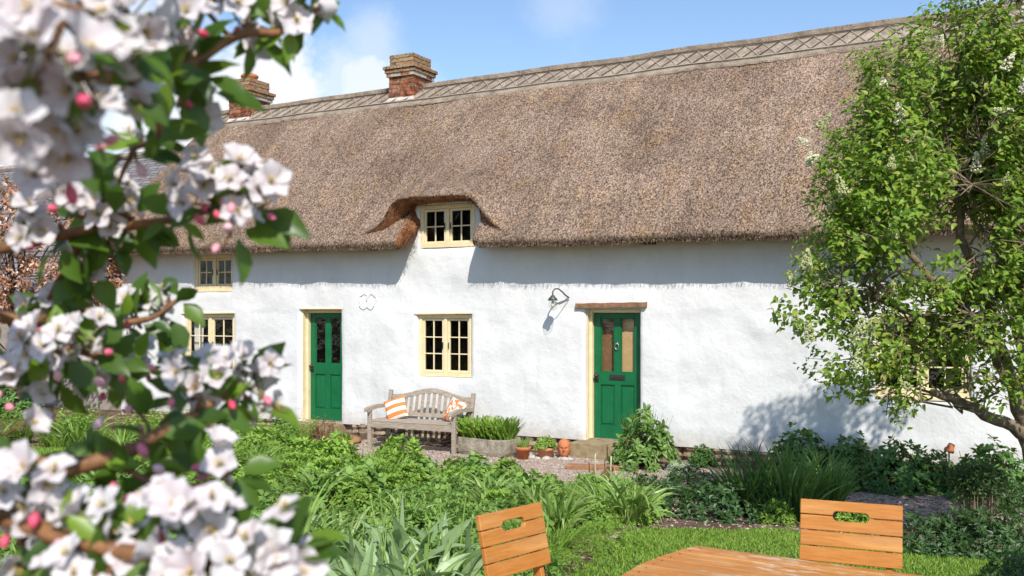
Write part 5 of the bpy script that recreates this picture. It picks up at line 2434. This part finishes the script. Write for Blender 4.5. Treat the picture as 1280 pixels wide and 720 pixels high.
# tree standing behind the viewer on the right: only its shade reaches the lawn
lobes_tree('garden_tree', 'leafy tree beyond the right picture edge shading the lawn', (6.6, .6, 0),
           [((5.6, .0, 5.2), 0, (1.5, 1.3, 1.0), .9), ((4.3, .6, 5.0), 0, (.75, .9, .6), .7), ((6.8, 1.0, 5.6), 0, (1.5, 1.5, 1.2), .9), ((3.2, -1.1, 5.2), 0, (.45, .5, .32), .5)], 900, None, .16,
           (MAT['bark_dark'], MAT['lilac']), [([(6.6, .6, 0), (6.5, .6, 2.2), (6.0, .4, 4.6)], .16, .06), ([(6.5, .6, 2.2), (5.2, .4, 4.0), (3.4, -.9, 5.0)], .07, .02)], 15, per=7)

lobes_tree('garden_tree', 'broad leafy tree beyond the left picture edge, mirrored in the window panes', (-14.5, 7.6, -.1),
           [((-14.0, 7.8, 3.2), 0, (2.4, 2.6, 1.9), 1), ((-13.6, 9.6, 1.6), 0, (1.6, 1.8, 1.5), 1), ((-14.5, 7.5, 5.6), 0, (2.2, 2.4, 1.7), 1), ((-13.8, 5.6, 2.0), 0, (1.8, 1.8, 1.8), 1)],
           2600, None, .24, (MAT['bark_dark'], MAT['leaf_dark']), [([(-14.5, 7.6, -.1), (-14.4, 7.6, 2.0), (-14.2, 7.6, 4.5)], .2, .08)], 17, per=7, twigs=False)

# copper tree at the far left, in front of the slate outbuilding
cb = W(-9.9, -1.2)
lobes_tree('copper_tree', 'copper leaved tree glinting behind the apple blossom at the far left', (cb.x, cb.y, -.25),
           [(ray(40, 300, 18.3), 0, (1.3, 1.0, 1.0), 1), (ray(100, 350, 18.2), 0, (.8, .7, .6), 1), (ray(60, 235, 18.5), 0, (1.1, .9, .7), 1), (ray(-40, 330, 18.3), 0, (1.3, 1.1, 1.2), 1), (ray(135, 225, 18.9), 0, (.5, .5, .3), 1)],
           1300, None, .10, (MAT['bark_dark'], MAT['copper']), [([(cb.x, cb.y, -.25), (cb.x, cb.y, 1.2), (cb.x - .1, cb.y, 2.8)], .12, .05)], 25, per=7, tmpl=LEAF4)

# slate-roofed outbuilding beyond the cottage's left gable
ob = empty('slate_outbuilding', W(-8.8, 0, 0), -TH, 'slate roofed building joining the left gable of the cottage', 'building')
m = MB()
m.box((-7, .5, -.5), (.27, 5.0, 2.3))
m.add([(-7, .5, 2.3), (-7, 5.0, 2.3), (-7, 2.75, 5.05)], [(0, 2, 1)])
m.build('wall', MAT['outwall'], ob)


def pitched(name, v0, z0, v1, z1, u0, u1, parent, th=.06):
    """roof slope whose own xy plane carries the tile courses"""
    ln = math.hypot(v1 - v0, z1 - z0)
    m = MB()
    rows = int(ln / .16)
    for i in range(rows):
        y0, y1 = i * ln / rows, (i + 1) * ln / rows
        m.box((u0, y0 - .012, -.0), (u1, y1, .02), 0, Matrix.Rotation(R(-4), 3, 'X'))
    o = m.build(name, MAT['slate'], parent)
    o.location = (0, v0, z0)
    o.rotation_euler = (math.atan2(z1 - z0, v1 - v0), 0, 0)
    return o


pitched('roof_slope', .1, 2.15, 2.75, 5.25, -7.2, .24, ob)
o2 = pitched('roof_slope', 2.75, 5.25, 5.4, 2.15, -7.2, .24, ob)
m = MB()
m.tube([(-7.2, 2.75, 5.28), (.24, 2.75, 5.28)], .09, 8)
m.build('ridge_tiles', MAT['outwall'], ob)


# ------------------------------------------------------------------ apple tree in the foreground
def flower_mesh(seed, cup):
    random.seed(seed)
    m = MB()
    pink = []
    nr, nc = 9, 7
    for k in range(5):
        a0 = 2 * math.pi * k / 5 + random.gauss(0, .06)
        ln = .0212 * random.uniform(.92, 1.08)
        wd = .0092 * random.uniform(.92, 1.1)
        lift = cup + random.gauss(0, .12)
        tw = random.gauss(0, .15)
        rows = []
        for i in range(nr + 1):
            t = i / nr
            w = wd * (math.sqrt(max(.012, 1 - ((t - .58) / .425) ** 2)) if t > .58 else .22 + .78 * math.sin(math.pi / 2 * t / .58))
            row = []
            for j in range(nc + 1):
                s = j / nc * 2 - 1
                x = .002 + ln * t - (.0035 * max(0, 1 - abs(s) * 2.5) * (t > .9)) - .004 * s * s * t
                y = s * w
                z = ln * (lift * math.sin(t * 1.4) - .10 * t * t) + .35 * (s * w) ** 2 / wd + tw * y * t + .0012 * noise.noise(Vector((x * 190, y * 190, seed + k)))
                row.append((x * math.cos(a0) - y * math.sin(a0), x * math.sin(a0) + y * math.cos(a0), z))
                pink.append(max(0, (1 - t) * .5 + abs(s) ** 3 * t * .55))
            rows.append(row)
        m.grid(rows, 0)
    m.lathe([(.004, -.001), (.0035, -.004), (.0026, -.009), (.0008, -.011)], 7, (0, 0, 0), 1)
    m.tube([(0, 0, -.010), (.002, .001, -.022), (.005, .002, -.036)], [.0012, .001, .001], 4, 1)
    me = m.mesh('blossom', [MAT['petal'], MAT['calyx']], True)
    at_ = me.attributes.new('pink', 'FLOAT', 'POINT')
    vals = pink + [0.0] * (len(me.vertices) - len(pink))
    at_.data.foreach_set('value', vals)
    return me


def stamen_mesh(seed):
    random.seed(seed)
    m = MB()
    for i in range(15):
        a = random.uniform(0, 6.28)
        r = random.uniform(.0015, .0055)
        h = random.uniform(.006, .011)
        p = Vector((r * math.cos(a), r * math.sin(a), h))
        m.tube([(0, 0, 0), p], .0003, 3, 1)
        k = .0010
        m.cloud(*BLOB, [tuple(p)], [(1, 0, 0)], [(0, 0, 1)], [k], 0)
    m.lathe([(.003, .0005), (.002, .002), (0, .003)], 8, (0, 0, 0), 1)
    return m.mesh('stamens', [MAT['anther'], MAT['calyx']])


def bud_mesh(seed):
    random.seed(seed)
    m = MB()
    m.lathe([(0, 0), (.0035, .001), (.0066, .005), (.0074, .009), (.006, .0135), (.003, .0165), (0, .0175)], 10, (0, 0, 0), 0)
    for k in range(5):
        a = 2 * math.pi * k / 5
        m.add([(.003 * math.cos(a - .5), .003 * math.sin(a - .5), 0), (.003 * math.cos(a + .5), .003 * math.sin(a + .5), 0), (.0078 * math.cos(a), .0078 * math.sin(a), .007)], [(0, 1, 2)], 1)
    m.tube([(0, 0, .001), (.001, 0, -.012), (.003, .001, -.026)], [.0013, .001, .001], 4, 1)
    return m.mesh('bud', [MAT['bud'], MAT['calyx']], True)


FL = [flower_mesh(i, c) for i, c in enumerate((.18, .30, .42, .6, .9))]
SM = [stamen_mesh(i) for i in range(2)]
BD = [bud_mesh(i) for i in range(2)]

random.seed(31)
TR = Vector((-1.75, 1.35, 0))
apple = empty('apple_tree', TR, 0, 'blossoming apple tree with white and pink flowers filling the near left side', 'tree')
V3 = Vector
# limbs as polylines: (pixel x, pixel y, depth)
LIMBS = [
    ([(-900, 560, 1.30), (-420, 560, 1.18), (-160, 520, 1.08), (0, 573, 1.02), (62, 584, 1.0), (140, 572, 1.02), (200, 542, 1.06), (250, 515, 1.10), (292, 488, 1.15)], .017, .0035),
    ([(-420, 560, 1.18), (-200, 660, .95), (-40, 640, .88), (60, 665, .84), (150, 690, .82), (240, 700, .80), (330, 700, .80), (380, 690, .82)], .012, .003),
    ([(-900, 560, 1.30), (-500, 300, 1.2), (-200, 200, 1.05), (-40, 120, .8), (80, 95, .78), (180, 105, .92), (235, 80, 1.0), (300, 42, 1.05), (350, 40, 1.08), (400, 10, 1.1)], .014, .003),
    ([(-500, 300, 1.2), (-200, 330, 1.2), (0, 310, 1.18), (90, 290, 1.15), (150, 284, 1.16), (205, 276, 1.12), (262, 264, 1.06), (312, 246, 1.04)], .010, .0028),
    ([(-200, 330, 1.2), (20, 400, 1.3), (90, 385, 1.32), (140, 402, 1.34), (185, 398, 1.36), (225, 375, 1.38)], .009, .0028),
    ([(90, 290, 1.15), (95, 320, 1.18), (78, 345, 1.2), (60, 380, 1.25)], .005, .003),
    ([(140, 572, 1.02), (200, 612, 1.0), (250, 605, 1.0), (290, 590, 1.02)], .004, .002),
    ([(-40, 120, .8), (-10, 40, .68), (60, 10, .66), (130, 20, .7)], .006, .003),
    ([(-200, 520, 1.1), (-60, 470, 1.15), (20, 440, 1.2), (90, 440, 1.2), (150, 450, 1.25), (210, 470, 1.28)], .007, .0028),
    ([(180, 110, .92), (200, 170, 1.0), (165, 190, 1.05), (150, 230, 1.1)], .004, .002),
]
tk = MB()
tk.tube([V3((0, 0, 0)), V3((.02, 0, .6)), V3((.05, -.02, 1.1)), ray(-900, 560, 1.30) - TR], [.075, .062, .05, .04], 10)
tk.tube([V3((.05, -.02, 1.1)), V3((-.1, .1, 1.8)), V3((-.2, .3, 2.6))], [.05, .035, .02], 8)
tk.build('trunk', MAT['bark_dark'], apple, True)
nodes = []
for pts, r0, r1 in LIMBS:
    P = [ray(*p) - TR for p in pts]
    D = dense([tuple(p) for p in P], len(P) * 5)
    b = MB()
    n = len(D)
    D = [p + V3((noise.noise(p * 30), noise.noise(p * 30 + V3((5, 0, 0))), noise.noise(p * 30 + V3((9, 0, 0))))) * .004 for p in D]
    b.tube(D, [(r0 + (r1 - r0) * i / (n - 1)) * (1 + .18 * noise.noise(D[i] * 60)) for i in range(n)], 8)
    b.build('branch', MAT['twig'], apple, True)
    nodes += D

# blossom clusters: px, py, depth, flowers, buds, leaves, pink tint unused
CL = [
    (45, 60, .62, 6, 1, 3), (95, 110, .66, 6, 1, 4), (20, 150, .62, 5, 0, 3), (95, 165, .70, 6, 1, 3), (75, 205, .78, 4, 2, 4), (15, 15, .66, 4, 0, 4),
    (150, 45, .72, 4, 0, 2), (115, 15, .78, 4, 1, 4), (185, 15, .84, 4, 0, 4), (170, 100, .86, 4, 0, 4), (235, 20, .95, 5, 2, 5),
    (335, 32, 1.08, 6, 1, 4), (385, 10, 1.1, 4, 0, 4), (205, 100, 1.0, 6, 1, 5), (243, 122, 1.04, 5, 0, 3), (240, 70, .98, 2, 2, 5), (300, 8, 1.05, 3, 1, 3),
    (165, 182, 1.05, 3, 3, 4), (150, 250, 1.14, 6, 2, 5), (45, 285, 1.12, 6, 2, 5), (95, 245, 1.14, 4, 2, 4), 
    (250, 230, 1.03, 6, 3, 3), (322, 240, 1.02, 6, 1, 2), (288, 226, 1.03, 3, 2, 2), (285, 287, 1.03, 0, 4, 3), (135, 285, 1.16, 1, 4, 4), 
    (125, 320, 1.22, 5, 0, 4), (60, 385, 1.25, 5, 3, 5), (160, 385, 1.36, 5, 1, 5), (200, 380, 1.37, 5, 0, 3),
    (60, 430, 1.12, 6, 1, 5), (110, 425, 1.15, 6, 1, 4), (15, 470, 1.15, 4, 2, 4), (60, 490, 1.2, 4, 2, 4), (130, 470, 1.25, 5, 1, 4), (160, 505, 1.1, 0, 5, 5), (25, 530, 1.1, 2, 1, 3), (175, 450, 1.3, 5, 1, 4),
    (225, 465, 1.10, 4, 3, 4), (275, 470, 1.12, 5, 3, 3), (318, 470, 1.15, 6, 1, 3), (335, 505, 1.16, 3, 0, 2), (250, 500, 1.10, 3, 2, 3),
    (278, 580, 1.0, 2, 3, 3), (195, 600, 1.0, 0, 3, 4), (235, 600, 1.0, 0, 3, 3), (150, 605, 1.0, 0, 3, 4),
    (50, 605, .86, 6, 1, 4), (85, 645, .84, 5, 2, 4), (120, 660, .83, 5, 1, 4), (40, 690, .84, 5, 2, 4), (100, 710, .82, 4, 2, 5), (165, 690, .82, 3, 1, 6),
    (195, 640, .80, 4, 1, 4), (240, 660, .78, 5, 1, 4), (275, 640, .80, 5, 0, 4), (290, 700, .78, 6, 0, 4), (215, 710, .77, 5, 1, 3), (345, 670, .82, 5, 0, 4), (372, 705, .82, 5, 1, 3), (320, 715, .80, 3, 0, 6),
    (10, 640, .85, 4, 1, 3), 
    (-60, 80, .7, 6, 1, 4), (-70, 250, 1.0, 6, 1, 4), (-70, 420, 1.1, 6, 1, 4), (-80, 600, .95, 6, 1, 4), (60, -50, .7, 6, 0, 4), (250, -50, 1.0, 6, 1, 5), (380, -50, 1.1, 5, 1, 5), (300, 770, .8, 6, 1, 5), (120, 780, .8, 6, 1, 5),
]
flowers, buds = [], []
CL = [(a, b, d, nf - (1 if (nf > 3 and d < .9 and b > 540) else 0), nb, nl) for a, b, d, nf, nb, nl in CL]
CL = [(a, b, d, (max(1, int(nf * .82 + .3)) if (nf and d > .9 and a < 240) else nf), (nb + 1) // 2 if nf else nb, nl) for a, b, d, nf, nb, nl in CL]
tw = MB()
LP, LA, LU, LS = [], [], [], []
FACE = V3((.05, -.62, .38))
for (px, py, d, nf, nb, nl) in CL:
    c = ray(px, py, d + random.uniform(-.02, .02)) - TR
    nd = min(nodes, key=lambda e: (e - c).length)
    foot = c + (nd - c).normalized() * min(.03, (nd - c).length * .5) + V3((0, .012, -.008))
    if (nd - c).length > .02:
        k = nd.lerp(foot, .5) + V3((random.gauss(0, .008), random.gauss(0, .008), random.gauss(0, .008)))
        tw.tube([nd, k, foot], [.0032, .0028, .0022], 5)
    rr = .024 if nf > 4 else .019
    for i in range(nf + nb):
        isb = i >= nf
        a = 2 * math.pi * i / (nf + nb) + random.gauss(0, .3)
        q = rr * (random.uniform(.55, 1.15) if i else .2)
        off = V3((math.cos(a) * q, random.uniform(-.020, .012), math.sin(a) * q))
        if isb:
            off *= 1.25
        nrm = (off.normalized() * .75 + FACE + V3((random.gauss(0, .35), random.gauss(0, .3), random.gauss(0, .35)))).normalized()
        if isb:
            nrm = (off.normalized() + V3((0, -.2, random.gauss(0, .4)))).normalized()
        pos = c + off
        (buds if isb else flowers).append((pos, nrm, d, px, py))
        stalk0 = foot
        tw.tube([stalk0, stalk0.lerp(pos - nrm * .03, .6), pos - nrm * .03], [.0014, .0011, .0011], 4)
    for i in range(nl):
        a = random.uniform(0, 6.28)
        o = V3((math.cos(a), random.uniform(-.5, .4), math.sin(a) - .12)).normalized()
        LP.append(tuple(foot + o * .012 + V3((0, .008, 0))))
        LA.append(tuple(o))
        LU.append((random.gauss(0, .5), -.6 + random.gauss(0, .4), .6))
        s = random.uniform(.034, .056) * (.72 if d < .8 else 1)
        LS.append((s, s * random.uniform(.60, .80), s))
# leaves set straight on the limbs
for p in nodes[::2]:
    w = p + TR
    px = 640 + FPX * w.x / max(.3, w.y)
    if px < -150 or random.random() < .25 or (285 < px < 350 and w.z > 1.8):
        continue
    for _ in range(2 if w.y > .85 else 1):
        a = random.uniform(0, 6.28)
        o = V3((math.cos(a), random.uniform(-.3, .6), math.sin(a))).normalized()
        LP.append(tuple(p + o * .008))
        LA.append(tuple(o))
        LU.append((random.gauss(0, .5), -.5 + random.gauss(0, .5), .6))
        s = random.uniform(.028, .050)
        LS.append((s, s * random.uniform(.58, .78), s))
tag(tw.build('twigs', MAT['twig'], apple, True), kind='stuff')
lf = MB()
APL = ([(0, 0, 0), (.10, 0, .0), (.3, -.36, .06), (.3, 0, -.02), (.3, .36, .06), (.55, -.42, .04), (.55, 0, -.05), (.55, .42, .04), (.8, -.24, -.03), (.8, 0, -.11), (.8, .24, -.03), (1.04, 0, -.2)],
       [(1, 3, 2), (1, 4, 3), (2, 3, 6, 5), (3, 4, 7, 6), (5, 6, 9, 8), (6, 7, 10, 9), (8, 9, 11), (9, 10, 11), (0, 1, 2), (0, 4, 1)])
lf.cloud(*APL, LP, LA, LU, LS)
lf.build('foliage', MAT['apple_leaf'], apple, True)

inview = lambda f: -10 < f[3] < 420 and -10 < f[4] < 725
flowers.sort(key=lambda f: (not inview(f), f[2]))
buds.sort(key=lambda f: (not inview(f), f[2]))


def orient(nrm):
    q = nrm.to_track_quat('Z', 'Y')
    return (q @ Euler((0, 0, random.uniform(0, 6.28))).to_quaternion()).to_euler()


mass = MB()


def bake(mb, me, pos, rot, sc, off=0):
    M = Matrix.LocRotScale(pos, rot, V3((sc, sc, sc)))
    vs = [M @ v.co for v in me.vertices]
    b = len(mb.V)
    mb.V.extend([tuple(v) for v in vs])
    for p in me.polygons:
        mb.F.append(tuple(b + i for i in p.vertices))
        mb.M.append(p.material_index + off)


rest_pink = []
for i, (pos, nrm, d, px, py) in enumerate(flowers):
    me = random.choice(FL[:4]) if random.random() < .8 else FL[4]
    sc = random.uniform(.78, 1.0)
    rot = orient(nrm)
    if i < 100:
        o = link('blossom', me, apple, pos, 0, sc)
        o.rotation_euler = rot
        s = link('stamens', random.choice(SM), o)
    else:
        bake(mass, me, pos, rot, sc)
        at_ = me.attributes['pink']
        rest_pink += [x.value for x in at_.data]
        n0 = len(mass.V)
        bake(mass, random.choice(SM), pos, rot, sc, 2)
        rest_pink += [0.0] * (len(mass.V) - n0)
me = mass.mesh('blossom_mass', [MAT['petal'], MAT['calyx'], MAT['anther'], MAT['calyx']], True)
at_ = me.attributes.new('pink', 'FLOAT', 'POINT')
at_.data.foreach_set('value', rest_pink)
o = link('blossom_mass', me, apple)
o['kind'] = 'stuff'
bm_ = MB()
for i, (pos, nrm, d, px, py) in enumerate(buds):
    sc = random.uniform(.55, .82)
    if i < 98:
        o = link('bud', random.choice(BD), apple, pos, 0, (sc * .86, sc * .86, sc * random.uniform(1.0, 1.35)))
        o.rotation_euler = orient(nrm)
    else:
        bake(bm_, BD[0], pos, orient(nrm), sc)
if bm_.V:
    o = bm_.build('bud_mass', [MAT['bud'], MAT['calyx']], apple, True)
    o['kind'] = 'stuff'
